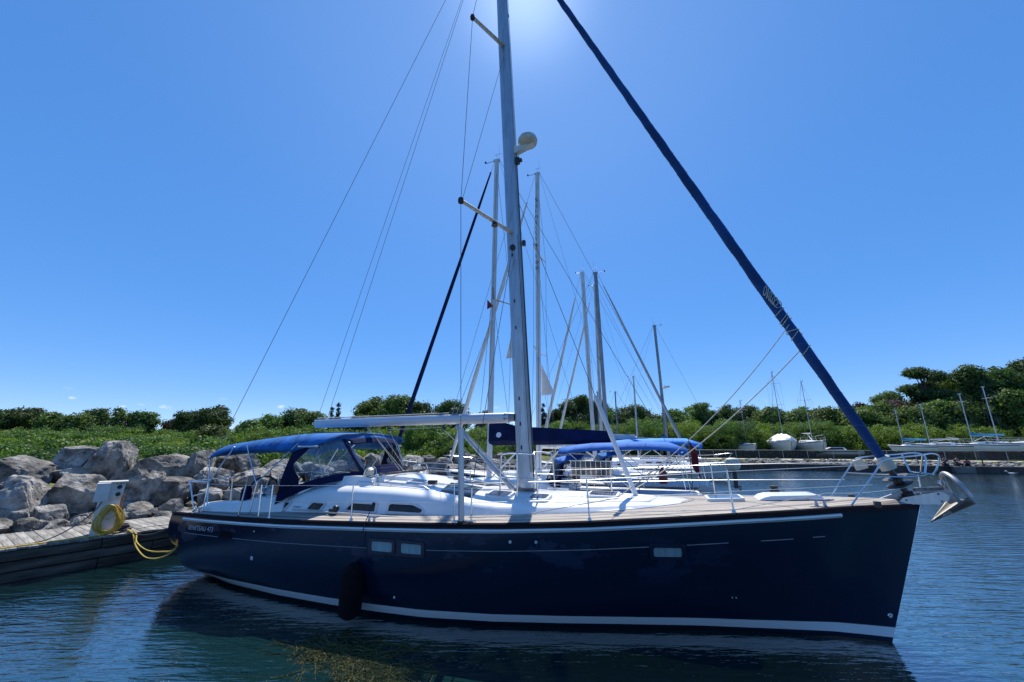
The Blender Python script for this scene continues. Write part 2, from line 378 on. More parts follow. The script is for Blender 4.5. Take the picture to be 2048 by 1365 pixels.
def water_material():
    m = bpy.data.materials.new('lake_water'); m.use_nodes = True; nt = m.node_tree; nt.nodes.clear()
    N = nt.nodes.new; Lk = nt.links.new
    o = N('ShaderNodeOutputMaterial'); ge = N('ShaderNodeNewGeometry')
    def noise(rot, sc, scale, detail, dist=0.0, rough=0.5):
        mp = N('ShaderNodeMapping'); mp.inputs['Rotation'].default_value = (0, 0, R(rot)); mp.inputs['Scale'].default_value = sc
        Lk(ge.outputs['Position'], mp.inputs[0])
        n = N('ShaderNodeTexNoise'); n.inputs['Scale'].default_value = scale; n.inputs['Detail'].default_value = detail
        n.inputs['Distortion'].default_value = dist; n.inputs['Roughness'].default_value = rough
        Lk(mp.outputs[0], n.inputs['Vector']); return n.outputs['Fac']
    def mul(a, k):
        q = N('ShaderNodeMath'); q.operation = 'MULTIPLY'; Lk(a, q.inputs[0])
        if isinstance(k, float): q.inputs[1].default_value = k
        else: Lk(k, q.inputs[1])
        return q.outputs[0]
    def add(a, b):
        q = N('ShaderNodeMath'); q.operation = 'ADD'; Lk(a, q.inputs[0]); Lk(b, q.inputs[1]); return q.outputs[0]
    def rng(a, lo, hi, t0, t1):
        q = N('ShaderNodeMapRange'); q.inputs['From Min'].default_value = lo; q.inputs['From Max'].default_value = hi
        q.inputs['To Min'].default_value = t0; q.inputs['To Max'].default_value = t1; Lk(a, q.inputs['Value']); return q.outputs[0]
    def mixv(a, b, f):
        q = N('ShaderNodeMix'); q.data_type = 'FLOAT'; Lk(f, q.inputs[0]); Lk(a, q.inputs[2]); Lk(b, q.inputs[3]); return q.outputs[0]
    sx = N('ShaderNodeSeparateXYZ'); Lk(ge.outputs['Position'], sx.inputs[0])
    side = rng(sx.outputs['X'], -1.5, 3.0, 0.0, 1.0)      # ripple trains run differently on either side of the hull
    swell = noise(20, (0.5, 1.0, 1), 0.9, 2)
    rip1 = mixv(noise(-20, (0.45, 2.6, 1), 2.2, 2, 0.5), noise(34, (0.45, 2.6, 1), 2.2, 2, 0.5), side)
    rip2 = mixv(noise(-27, (0.5, 2.4, 1), 4.4, 3, 0.4), noise(24, (0.5, 2.4, 1), 4.4, 3, 0.4), side)
    fine = noise(8, (0.8, 1.6, 1), 11.0, 3, 0.2)
    patch = rng(noise(0, (1, 1, 1), 0.23, 2), 0.36, 0.62, 0.65, 1.0)
    # lee of the moored hull: calmer water close alongside
    ca, sa = math.cos(R(20)), math.sin(R(20))
    dn = N('ShaderNodeVectorMath'); dn.operation = 'DOT_PRODUCT'; dn.inputs[1].default_value = (-sa, -ca, 0); Lk(ge.outputs['Position'], dn.inputs[0])
    de = N('ShaderNodeVectorMath'); de.operation = 'DOT_PRODUCT'; de.inputs[1].default_value = (-ca, sa, 0); Lk(ge.outputs['Position'], de.inputs[0])
    bt = 5.790 * -sa + 5.994 * -ca; bs0 = 5.790 * -ca + 5.994 * sa
    lee = rng(dn.outputs['Value'], bt + 1.6, bt + 4.2, 1.0, 0.0)
    lee = mul(lee, mul(rng(de.outputs['Value'], bs0 + .6, bs0 + 2.2, 0.0, 1.0), rng(de.outputs['Value'], bs0 + 11.0, bs0 + 12.8, 1.0, 0.0)))
    patch = mul(patch, rng(lee, 0.0, 1.0, 1.0, 0.45))
    h = add(add(mul(swell, 0.030), mul(mul(rip1, 0.060), patch)), add(mul(mul(rip2, 0.042), patch), mul(mul(fine, 0.015), patch)))
    bn = N('ShaderNodeBump'); bn.inputs['Strength'].default_value = 1.0; bn.inputs['Distance'].default_value = 0.50
    Lk(h, bn.inputs['Height'])
    bs = N('ShaderNodeBump'); bs.inputs['Strength'].default_value = 1.0; bs.inputs['Distance'].default_value = 0.50
    Lk(h, bs.inputs['Height'])
    gl = N('ShaderNodeBsdfGlossy'); gl.inputs['Roughness'].default_value = 0.04; gl.inputs['Color'].default_value = (1, 1, 1, 1)
    Lk(bs.outputs[0], gl.inputs['Normal'])
    fr = N('ShaderNodeFresnel'); fr.inputs['IOR'].default_value = 1.5; Lk(bn.outputs[0], fr.inputs['Normal'])
    df = N('ShaderNodeBsdfDiffuse'); df.inputs[0].default_value = (0.009, 0.048, 0.047, 1)
    tr = N('ShaderNodeBsdfTransparent'); tr.inputs[0].default_value = (0.33, 0.50, 0.44, 1)
    body = N('ShaderNodeMixShader'); body.inputs[0].default_value = 0.5
    Lk(df.outputs[0], body.inputs[1]); Lk(tr.outputs[0], body.inputs[2])
    fb_ = N('ShaderNodeMath'); fb_.operation = 'MULTIPLY_ADD'; fb_.use_clamp = True; fb_.inputs[1].default_value = 1.85; fb_.inputs[2].default_value = 0.06; Lk(fr.outputs[0], fb_.inputs[0])
    mx = N('ShaderNodeMixShader'); Lk(fb_.outputs[0], mx.inputs[0]); Lk(body.outputs[0], mx.inputs[1]); Lk(gl.outputs[0], mx.inputs[2])
    Lk(mx.outputs[0], o.inputs['Surface'])
    MATS['lake_water'] = m
water_material()
def water():
    xs = axis(-900, 900, -20, 40, 4.0, 1.5); ys = axis(-200, 1500, 0, 52, 4.0, 1.5); m = MB(); n = len(xs)
    for y in ys:
        for x in xs: m.v.append((x, y, 0.0))
    for j in range(len(ys) - 1):
        for i in range(n - 1):
            a = j * n + i; m.f.append((a, a + 1, a + 1 + n, a + n))
    tag(m.build('water', 'lake_water'), kind='structure')
water()
# ------------------------------------------------------------------ the navy sailboat (local x = aft from the stem, y = starboard, z = up)
BOAT_LOC = (5.790, 5.994, 0.0); BOAT_RZ = R(160.0)
boat = thing('sailboat', 'large dark navy sailboat with blue bimini moored stern to the wooden dock', 'sailboat', BOAT_LOC, BOAT_RZ)
SS = [0, 1, 1.56, 2.5, 4.43, 5.7, 6.45, 8.28, 9.72, 11.26, 12.87, 13.2]
SZ = [1.778, 1.762, 1.729, 1.676, 1.542, 1.475, 1.445, 1.380, 1.325, 1.284, 1.246, 1.24]
def sheer(s): return interp(s, SS, SZ)
def beam(s): return interp(s, [0, .3, .66, 1.0, 1.45, 2.0, 2.64, 3.6, 4.62, 5.6, 6.6, 7.6, 8.6, 9.6, 10.56, 11.9, 13.2],
                           [0.03, .19, .36, .52, .72, .93, 1.14, 1.40, 1.63, 1.80, 1.92, 1.985, 2.01, 2.01, 1.98, 1.89, 1.74])
def bwl(s): return interp(s, [0, .65, 1.5, 2.56, 3.6, 4.57, 5.6, 6.72, 7.6, 8.59, 9.79, 11.0, 11.4, 12.3, 13.2],
                          [0.004, .03, .21, .46, .77, 1.07, 1.37, 1.60, 1.67, 1.69, 1.66, 1.53, 1.45, 1.15, 0.02])
def keel(s): return interp(s, [0, 1, 3, 6, 8, 10, 11.5, 12.4, 13.2], [-.12, -.25, -.5, -.68, -.68, -.5, -.24, -.06, .20])
def smexp(s): return interp(s, [0, 2, 5, 13], [1.15, 1.35, 2.1, 2.5])
def s_stem(z): return 0.65 * (1 - z / 1.778)
def s_end(z): return 13.02 + 0.11 * math.sin(max(0, min(1, (z - .2) / 1.05)) * math.pi)
def section_t(s0, z):
    b, zs, zk, m = beam(s0), sheer(s0), keel(s0), smexp(s0)
    ph = (zs - z) / (zs - zk)
    if zk < -0.01:
        p0 = zs / (zs - zk); p = math.log(max(1e-4, 1 - min(.985, bwl(s0) / b) ** m)) / math.log(p0)
    else: p = 2.6
    p = max(0.75, min(p, 16))
    return b * max(0.0, 1 - max(0, ph) ** p) ** (1 / m)
def hull_t(s, z):
    sg = (s - s_stem(z)) / (s_end(z) - s_stem(z))
    return section_t(sg * 13.02, z)
def hull_normal(s, z):
    t0 = hull_t(s, z); ds = (hull_t(s + .05, z) - hull_t(s - .05, z)) / .1; dz = (hull_t(s, z + .03) - hull_t(s, z - .03)) / .06
    return Vector((-ds, 1, -dz)).normalized()
def hp(s, z, off=0.0):
    n = hull_normal(s, z); return Vector((s, hull_t(s, z), z)) + n * off

def hull_material():
    m = bpy.data.materials.new('navy_hull'); m.use_nodes = True; nt = m.node_tree; b = nt.nodes['Principled BSDF']
    N = nt.nodes.new; Lk = nt.links.new
    tc = N('ShaderNodeTexCoord'); sp = N('ShaderNodeSeparateXYZ'); Lk(tc.outputs['Object'], sp.inputs[0])
    # topside navy with chalky oxidised patches (their own shape, denser along the cove line)
    n = N('ShaderNodeTexNoise'); n.inputs['Scale'].default_value = 1.5; n.inputs['Detail'].default_value = 8; n.inputs['Roughness'].default_value = 0.6
    mp = N('ShaderNodeMapping'); mp.inputs['Scale'].default_value = (0.9, 0.3, 1.7); Lk(tc.outputs['Object'], mp.inputs[0]); Lk(mp.outputs[0], n.inputs['Vector'])
    r = N('ShaderNodeMapRange'); r.inputs['From Min'].default_value = 0.545; r.inputs['From Max'].default_value = 0.60; Lk(n.outputs['Fac'], r.inputs['Value'])
    z1 = N('ShaderNodeMapRange'); z1.inputs['From Min'].default_value = 0.60; z1.inputs['From Max'].default_value = 0.95; Lk(sp.outputs['Z'], z1.inputs['Value'])
    z2 = N('ShaderNodeMapRange'); z2.inputs['From Min'].default_value = 1.40; z2.inputs['From Max'].default_value = 1.22; Lk(sp.outputs['Z'], z2.inputs['Value'])
    q = N('ShaderNodeMath'); q.operation = 'MULTIPLY'; Lk(z1.outputs[0], q.inputs[0]); Lk(z2.outputs[0], q.inputs[1])
    x1 = N('ShaderNodeMapRange'); x1.inputs['From Min'].default_value = 2.2; x1.inputs['From Max'].default_value = 3.4; Lk(sp.outputs['X'], x1.inputs['Value'])
    x2 = N('ShaderNodeMath'); x2.operation = 'MULTIPLY'; Lk(q.outputs[0], x2.inputs[0]); Lk(x1.outputs[0], x2.inputs[1])
    q2 = N('ShaderNodeMath'); q2.operation = 'MULTIPLY'; Lk(x2.outputs[0], q2.inputs[0]); Lk(r.outputs[0], q2.inputs[1])
    k = N('ShaderNodeMixRGB'); k.inputs['Color1'].default_value = (0.0042, 0.0145, 0.038, 1); k.inputs['Color2'].default_value = (0.0065, 0.0215, 0.060, 1); Lk(q2.outputs[0], k.inputs['Fac'])
    # boot stripes by height: antifouling, navy line, white stripe
    def step(z, up):
        s = N('ShaderNodeMath'); s.operation = 'GREATER_THAN' if up else 'LESS_THAN'; s.inputs[1].default_value = z; Lk(sp.outputs['Z'], s.inputs[0]); return s.outputs[0]
    a = N('ShaderNodeMath'); a.operation = 'MULTIPLY'; Lk(step(0.062, True), a.inputs[0]); Lk(step(0.185, False), a.inputs[1])
    k2 = N('ShaderNodeMixRGB'); k2.inputs['Color2'].default_value = (0.80, 0.82, 0.85, 1); Lk(a.outputs[0], k2.inputs['Fac']); Lk(k.outputs[0], k2.inputs['Color1'])
    k3 = N('ShaderNodeMixRGB'); k3.inputs['Color2'].default_value = (0.035, 0.037, 0.042, 1); Lk(k2.outputs[0], k3.inputs['Color1'])
    a3 = N('ShaderNodeMath'); a3.operation = 'MULTIPLY'; Lk(step(0.185, True), a3.inputs[0]); Lk(step(0.198, False), a3.inputs[1]); Lk(a3.outputs[0], k3.inputs['Fac'])
    k4 = N('ShaderNodeMixRGB'); k4.inputs['Color2'].default_value = (0.012, 0.014, 0.016, 1); Lk(k3.outputs[0], k4.inputs['Color1']); Lk(step(0.012, False), k4.inputs['Fac'])
    Lk(k4.outputs[0], b.inputs['Base Color'])
    rr = N('ShaderNodeMapRange'); rr.inputs['To Min'].default_value = 0.16; rr.inputs['To Max'].default_value = 0.5; Lk(q2.outputs[0], rr.inputs['Value']); Lk(rr.outputs[0], b.inputs['Roughness'])
    b.inputs['Specular IOR Level'].default_value = 0.35
    n3 = N('ShaderNodeTexNoise'); n3.inputs['Scale'].default_value = 1.1; bn = N('ShaderNodeBump'); bn.inputs['Distance'].default_value = 0.006
    Lk(tc.outputs['Object'], n3.inputs['Vector']); Lk(n3.outputs['Fac'], bn.inputs['Height']); Lk(bn.outputs[0], b.inputs['Normal'])
    MATS['navy_hull'] = m
hull_material()
def build_hull():
    m = MB(); rows = []; NP = 30
    sgs = [0, .004, .01, .02, .035] + list(np.linspace(.055, 1, 64))
    for sg in sgs:
        s0 = sg * 13.02; zs, zk = sheer(s0), keel(s0); row = []
        zz = [zs + (zk - zs) * (j / NP) for j in range(NP + 1)]
        prt = [(s_stem(z) + sg * (s_end(z) - s_stem(z)), section_t(s0, z), z) for z in zz]
        row = prt + [(x, -y, z) for (x, y, z) in prt[-2::-1]]
        rows.append(row)
    m.loft(rows)
    n = len(rows[0]); base = (len(rows) - 1) * n
    m.f.append(tuple(base + k for k in range(n)))
    h = m.build('hull', 'navy_hull', boat)
    h.data.flip_normals()
    return h
hull = build_hull()

def strip(path_s, zf, width, off, depth):
    m = MB(); rows = []
    for s in path_s:
        z = zf(s)
        rows.append([hp(s, z - width / 2, off - depth), hp(s, z - width / 2, off), hp(s, z, off + depth * .45), hp(s, z + width / 2, off), hp(s, z + width / 2, off - depth)])
    return m.loft(rows, cap0=True, cap1=True)
strip(np.linspace(1.12, 12.55, 90), lambda s: sheer(s) - 0.096, 0.050, 0.016, 0.028).build('rub_strake', 'gelcoat', hull)
strip(np.linspace(1.14, 12.52, 90), lambda s: sheer(s) - 0.097, 0.006, 0.0285, 0.004).build('strake_groove', 'letter_grey', hull)
for a, b_ in ((1.78, 2.20), (2.62, 7.82 - .98), (7.88, 10.9), (11.32, 12.4)):
    if a == 2.62:
        strip(np.linspace(2.62, 3.16, 12), lambda s: sheer(s) - 0.375, 0.011, 0.004, 0.006).build('cove_line', 'letter_grey', hull)
        strip(np.linspace(3.66, 6.84, 40), lambda s: sheer(s) - 0.37, 0.011, 0.004, 0.006).build('cove_line', 'letter_grey', hull)
    else:
        strip(np.linspace(a, b_, 36), lambda s: sheer(s) - 0.37 + .03 * max(0, (s - 8) / 5), 0.011, 0.004, 0.006).build('cove_line', 'letter_grey', hull)
strip(np.linspace(1.36, 1.52, 8), lambda s: sheer(s) - 0.365, 0.012, 0.004, 0.006).build('cove_line', 'letter_grey', hull)

def rrect(s0, s1, z0, z1, r, n=5):
    out = []
    for (cs, cz, a0) in ((s1 - r, z1 - r, 0), (s0 + r, z1 - r, 90), (s0 + r, z0 + r, 180), (s1 - r, z0 + r, 270)):
        for k in range(n + 1):
            a = R(a0 + 90 * k / n); out.append((cs + r * math.cos(a), cz + r * math.sin(a)))
    return out
def hull_patch(name, s0, s1, z0, z1, r, off, m, parent):
    P = rrect(s0, s1, z0, z1, r); mb = MB()
    mb.v = [tuple(hp(s, z, off)) for s, z in P] + [tuple(hp(s, z, -0.02)) for s, z in P]; n = len(P)
    mb.f = [tuple(range(n))] + [(k, k + n, (k + 1) % n + n, (k + 1) % n) for k in range(n)]
    return mb.build(name, m, parent, smooth=False)
def hull_ring(name, P0, P1, m, parent):
    mb = MB(); a = [hp(s, z, -.01) for s, z in P0]; b_ = [hp(s, z, .012) for s, z in P0]; cx = sum(p[0] for p in P0) / len(P0); cz = sum(p[1] for p in P0) / len(P0)
    b2 = [hp(cx + (s - cx) * .985, cz + (z - cz) * .965, .018) for s, z in P0]; c_ = [hp(s, z, .018) for s, z in P1]; d_ = [hp(s, z, .003) for s, z in P1]
    return mb.loft([a, b_, b2, c_, d_], closed=True).build(name, m, parent)
def hull_window(s0, s1, z0, z1, panes):
    f = hull_patch('hull_window', s0, s1, z0, z1, 0.045, 0.0035, 'frame_dark', hull)
    for a, b_ in panes:
        hull_ring('frame', rrect(a - .055, b_ + .055, z0 + .004, z1 - .004, .05), rrect(a, b_, z0 + .05, z1 - .05, .03), 'frame_dark', f)
        hull_patch('pane', a, b_, z0 + .05, z1 - .05, 0.03, 0.006, 'port_curtain', f)
def band(lo, hi): return lo, hi
hull_window(6.86, 7.86, 0.945, 1.185, [(6.92, 7.27), (7.42, 7.79)])
hull_window(3.18, 3.66, 1.045, 1.275, [(3.235, 3.605)])
hull_patch('hull_vent', 10.93, 11.27, 0.93, 1.045, .015, .006, 'fender_cloth', hull)
def disc(s, z, r, name='hull_fitting', m='plastic_white'):
    o = hp(s, z, -.005); MB().lathe([(r, 0), (r, .012), (r * .7, .02), (r * .62, .012), (.001, .011)], o, hull_normal(s, z), 14).build(name, m, hull)
disc(10.35, 0.66, .034); disc(7.42, .34, .017); disc(0.62, .33, .030, m='steel'); disc(10.35, 1.10, .016); disc(5.55, 1.24, .022, m='plastic_white'); disc(5.18, 1.25, .022); disc(2.62, .52, .008); disc(2.57, .52, .008)
text('lettering', 'BENETEAU 473', 0.118, 'letter_light', None, hull, spacing=1.04, warp=lambda x, y: hp(12.30 - x, .985 + y * 1.0 + .025 * x, .006))

# deck -----------------------------------------------------------------------------------------
def teak_material():
    m = bpy.data.materials.new('teak_deck'); m.use_nodes = True; nt = m.node_tree; b = nt.nodes['Principled BSDF']; N = nt.nodes.new; Lk = nt.links.new
    uv = N('ShaderNodeUVMap'); sp = N('ShaderNodeSeparateXYZ'); Lk(uv.outputs[0], sp.inputs[0])
    mul = N('ShaderNodeMath'); mul.operation = 'MULTIPLY'; mul.inputs[1].default_value = 1 / 0.055; Lk(sp.outputs['Y'], mul.inputs[0])
    fr = N('ShaderNodeMath'); fr.operation = 'FRACT'; Lk(mul.outputs[0], fr.inputs[0])
    fl = N('ShaderNodeMath'); fl.operation = 'FLOOR'; Lk(mul.outputs[0], fl.inputs[0])
    gt = N('ShaderNodeMath'); gt.operation = 'LESS_THAN'; gt.inputs[1].default_value = 0.13; Lk(fr.outputs[0], gt.inputs[0])
    wn_ = N('ShaderNodeTexWhiteNoise'); wn_.noise_dimensions = '1D'; Lk(fl.outputs[0], wn_.inputs['W'])
    mp = N('ShaderNodeMapping'); mp.inputs['Scale'].default_value = (2.2, 40, 1); Lk(uv.outputs[0], mp.inputs[0])
    no = N('ShaderNodeTexNoise'); no.inputs['Scale'].default_value = 1.0; no.inputs['Detail'].default_value = 5; Lk(mp.outputs[0], no.inputs['Vector'])
    ad = N('ShaderNodeMath'); ad.operation = 'MULTIPLY_ADD'; ad.inputs[1].default_value = 0.55; Lk(wn_.outputs['Value'], ad.inputs[0]); Lk(no.outputs['Fac'], ad.inputs[2])
    r = N('ShaderNodeMapRange'); r.inputs['From Min'].default_value = 0.35; r.inputs['From Max'].default_value = 1.1; Lk(ad.outputs[0], r.inputs['Value'])
    k = N('ShaderNodeMixRGB'); k.inputs['Color1'].default_value = (0.16, 0.125, 0.10, 1); k.inputs['Color2'].default_value = (0.50, 0.455, 0.40, 1); Lk(r.outputs[0], k.inputs['Fac'])
    k2 = N('ShaderNodeMixRGB'); k2.inputs['Color2'].default_value = (0.03, 0.026, 0.024, 1); Lk(k.outputs[0], k2.inputs['Color1']); Lk(gt.outputs[0], k2.inputs['Fac'])
    Lk(k2.outputs[0], b.inputs['Base Color']); b.inputs['Roughness'].default_value = 0.75; b.inputs['Specular IOR Level'].default_value = 0.3
    MATS['teak_deck'] = m
teak_material()
def deck_z(s, t):
    b = beam(s); x = min(1, abs(t) / max(b, .05)); return sheer(s) - 0.012 + 0.085 * (1 - x * x)
def build_deck():
    me = MB(); uv = []; K = 24
    ss = list(np.linspace(0.12, 12.98, 80)); rows = []
    for s in ss:
        b = beam(s) - 0.008
        rows.append([(s, b * (1 - 2 * k / K)) for k in range(K + 1)])
    for r in rows:
        for (s, t) in r: me.v.append((s, t, deck_z(s, t))); uv.append((s, beam(s) - abs(t)))
    n = K + 1
    for i in range(len(rows) - 1):
        for k in range(K):
            sm = ss[i]; tm = rows[i][k][1]
            if 10.45 < sm < 12.75 and abs(tm) < .98 and abs(rows[i][k + 1][1]) < .98: continue
            a = i * n + k; me.f.append((a, a + n, a + n + 1, a + 1))
    d = me.build('deck', 'teak_deck', boat)
    d.data.flip_normals() if d.data.polygons[0].normal.z < 0 else None
    l = d.data.uv_layers.new(name='UVMap')
    for lp in d.data.loops: l.data[lp.index].uv = uv[lp.vertex_index]
    return d
deck = build_deck()
# toe rails (dark wood) with metal track on the near one, white inside on the far one
for sgn, mt in ((1, 'toerail_wood'), (-1, 'gelcoat')):
    m = MB(); rows = []
    for s in np.linspace(0.06, 12.95, 90):
        b = beam(s); z = sheer(s)
        rows.append([(s, sgn * (b + .010), z - .05), (s, sgn * (b + .014), z + .000), (s, sgn * (b - .002), z + .016), (s, sgn * (b - .03), z + .016), (s, sgn * (b - .034), z - .02)])
    m.loft(rows, cap0=True, cap1=True).build('toe_rail', mt, deck)
# cockpit
m = MB(); m.box((11.6, 0, 0.85), (2.5, 1.95, .04)); m.build('cockpit_sole', 'teak_deck', deck)
m = MB()
for sg in (1, -1): m.box((11.6, sg * .985, 1.08), (2.36, .03, .5))
m.box((10.46, 0, 1.1), (.03, 1.95, .55)); m.box((12.78, 0, 1.08), (.03, 1.95, .5)); m.build('cockpit_well', 'gelcoat', deck, False)
m = MB()
for sg in (1, -1): m.box((11.3, sg * .72, 1.16), (1.5, .5, .08))
m.build('cockpit_seat', 'teak_deck', deck, False)

# coachroof -------------------------------------------------------------------------------------
WC = ([2.93, 2.98, 3.05, 3.2, 3.45, 3.8, 4.3, 5.0, 6.0, 7.0, 8.0, 9.5, 10.6], [.02, .16, .28, .44, .60, .78, .95, 1.12, 1.27, 1.35, 1.385, 1.385, 1.36])
ZC = ([2.93, 3.05, 3.3, 4.04, 5.4, 6.2, 6.7, 7.2, 7.8, 8.8, 9.7, 10.45, 10.6], [1.69, 1.72, 1.735, 1.742, 1.748, 1.757, 1.79, 1.84, 1.89, 1.93, 1.95, 1.92, 1.60])
ZS_ = ([2.93, 3.05, 3.3, 4, 5, 6, 6.45, 6.9, 7.4, 8.0, 8.8, 9.6, 10.1, 10.6], [1.675, 1.70, 1.705, 1.70, 1.672, 1.645, 1.675, 1.735, 1.785, 1.812, 1.82, 1.80, 1.72, 1.56])
def roof_z(s, t):
    w = interp(s, *WC); sh = interp(s, *ZS_); c = interp(s, *ZC); x = min(1, abs(t) / max(.05, w - .22)); return c - (c - sh) * x * x
def cabin_side(s, z):
    w = interp(s, *WC); zd = deck_z(s, w); sh = interp(s, *ZS_); f = max(0, min(1, (z - zd) / max(.03, sh - zd))); return w - 0.015 - .085 * f ** 1.5
def build_cabin():
    m = MB(); rows = []
    for s in list(np.linspace(2.93, 3.5, 14)) + list(np.linspace(3.6, 10.6, 70)):
        w = interp(s, *WC); zd = deck_z(s, w) - .02; sh = interp(s, *ZS_); h = sh - zd
        k = min(1, w / .5)
        half = [(w, zd), (w - .012 * k, zd + .03), (w - .035 * k, zd + .35 * h), (w - .06 * k, zd + .62 * h), (w - .095 * k, zd + .82 * h), (w - .145 * k, zd + .93 * h), (w - .22 * k, zd + h)]
        for q in (.82, .62, .42, .2): half.append(((w - .22 * k) * q, None))
        half.append((0.0, None))
        pts = []
        for (t, z) in half:
            if z is None: z = roof_z(s, t)
            pts.append((s, t, z))
        rows.append(pts + [(x, -y, z) for (x, y, z) in pts[-2::-1]])
    m.loft(rows, cap1=True, cap0=True)
    c = m.build('coachroof', 'gelcoat', boat)
    if c.data.polygons[40 * 22 + 10].normal.z < 0: c.data.flip_normals()
    return c
cabin = build_cabin()
def cabin_window(poly, curtain):
    cs = sum(p[0] for p in poly) / len(poly); cz = sum(p[1] for p in poly) / len(poly)
    def ring(k, off): return [Vector((cs + (s - cs) * k[0], cabin_side(cs + (s - cs) * k[0], cz + (z - cz) * k[1]) + off, cz + (z - cz) * k[1])) for s, z in poly]
    ws = max(p[0] for p in poly) - min(p[0] for p in poly); hs = max(p[1] for p in poly) - min(p[1] for p in poly)
    k = (1 + .085 / ws, 1 + .075 / hs)
    n = len(poly); mb = MB()
    o0, o1, i1, i0 = ring(k, -.02), ring(k, .020), ring((1, 1), .022), ring((1, 1), -.01)
    mb.loft([o0, o1, i1, i0], closed=True)
    fr = mb.build('cabin_window', 'window_frame', cabin)
    MB().prism([tuple(p) for p in ring((1, 1), .002)], (0, -.006, 0)).build('pane', curtain, fr, False)
def quad(s0, s1, z0, z1, lean_f, lean_a, r=.03):
    P = []
    base = rrect(s0, s1, z0, z1, r, 4)
    for (s, z) in base:
        f = (z - z0) / (z1 - z0); w = (s - s0) / (s1 - s0)
        P.append((s + (w * lean_a + (1 - w) * lean_f) * (f - .5), z))
    return P
cabin_window(quad(10.37, 10.64, 1.385, 1.50, -.12, -.12), 'curtain_brown')
cabin_window(quad(9.47, 9.77, 1.415, 1.53, -.1, -.12), 'curtain_brown')
cabin_window(quad(8.26, 8.84, 1.45, 1.565, 0, -.12), 'curtain_brown')
cabin_window([(7.98, 1.475), (7.35, 1.475), (7.30, 1.50), (7.31, 1.53), (7.48, 1.585), (7.52, 1.59), (7.93, 1.59), (7.97, 1.57)], 'window_dark')
def roof_patch(name, quadpts, off, m, parent, th=.012, nz=4):
    (a, b, c, d) = [Vector((p[0], p[1], 0)) for p in quadpts]; mb = MB(); rows = []
    for i in range(nz + 1):
        row = []
        for j in range(nz + 1):
            p = a.lerp(b, j / nz).lerp(d.lerp(c, j / nz), i / nz); row.append((p.x, p.y, roof_z(p.x, p.y) + off))
        rows.append(row)
    mb.loft(rows); o = mb.build(name, m, parent)
    if o.data.polygons[0].normal.z < 0: o.data.flip_normals()
    md = o.modifiers.new('thick', 'SOLIDIFY'); md.thickness = th; md.offset = -1
    return o
for sg in (1, -1):
    roof_patch('skylight', [(7.18, sg * .98), (6.55, sg * 1.0), (6.72, sg * .12), (7.42, sg * .12)], .006, 'hatch_smoke', cabin)
def hatch(s0, s1, t0, t1, zf, name='deck_hatch', lift=.045, parent=None):
    p = cabin if parent is None else parent
    zb = min(zf(s, t) for s in (s0, s1) for t in (t0, t1)) - .01; zt = max(zf(s, t) for s in (s0, s1) for t in (t0, t1)) + lift
    P = rrect(s0, s1, t0, t1, .07); fr = MB(); n = len(P)
    Q = rrect(s0 + .045, s1 - .045, t0 + .045, t1 - .045, .05)
    def zz(s, t): return zf(s, t) + lift
    fr.loft([[(a, b, zf(a, b) - .015) for a, b in P], [(a, b, zz(a, b) - .012) for a, b in P], [(a + (.006 if a < (s0 + s1) / 2 else -.006), b, zz(a, b)) for a, b in P], [(a, b, zz(a, b)) for a, b in Q]], closed=True)
    o = fr.build(name, 'plastic_white', p)
    MB().prism([(a, b, zz(a, b) - .004) for a, b in Q], (0, 0, -.012)).build('pane', 'hatch_smoke', o, False)
    return o
hatch(5.92, 6.38, .42, .86, roof_z); hatch(5.92, 6.38, -.86, -.42, roof_z)
hatch(5.22, 5.60, .48, .88, roof_z); hatch(5.22, 5.60, -.88, -.48, roof_z)
hatch(4.12, 4.66, -.10, .46, roof_z)
hatch(2.22, 2.76, -.24, .30, deck_z, parent=deck)
hatch(7.75, 8.15, .32, .68, roof_z, lift=.03)
for sg in (1, -1):
    for q in ([(5.10, sg * .86), (3.62, sg * .46), (3.50, sg * .06), (4.06, sg * .06)], [(5.9, sg * .98), (5.66, sg * .96), (5.66, sg * .30), (5.9, sg * .30)], [(6.50, sg * 1.0), (5.98, sg * .98), (5.98, sg * .90), (6.46, sg * .90)], [(8.55, sg * .92), (7.6, sg * .92), (7.7, sg * .72), (8.55, sg * .72)], [(5.12, sg * .40), (4.72, sg * .40), (4.72, sg * .05), (5.12, sg * .05)]):
        roof_patch('nonskid_panel', q, .003, 'nonskid', cabin, th=.005, nz=8)
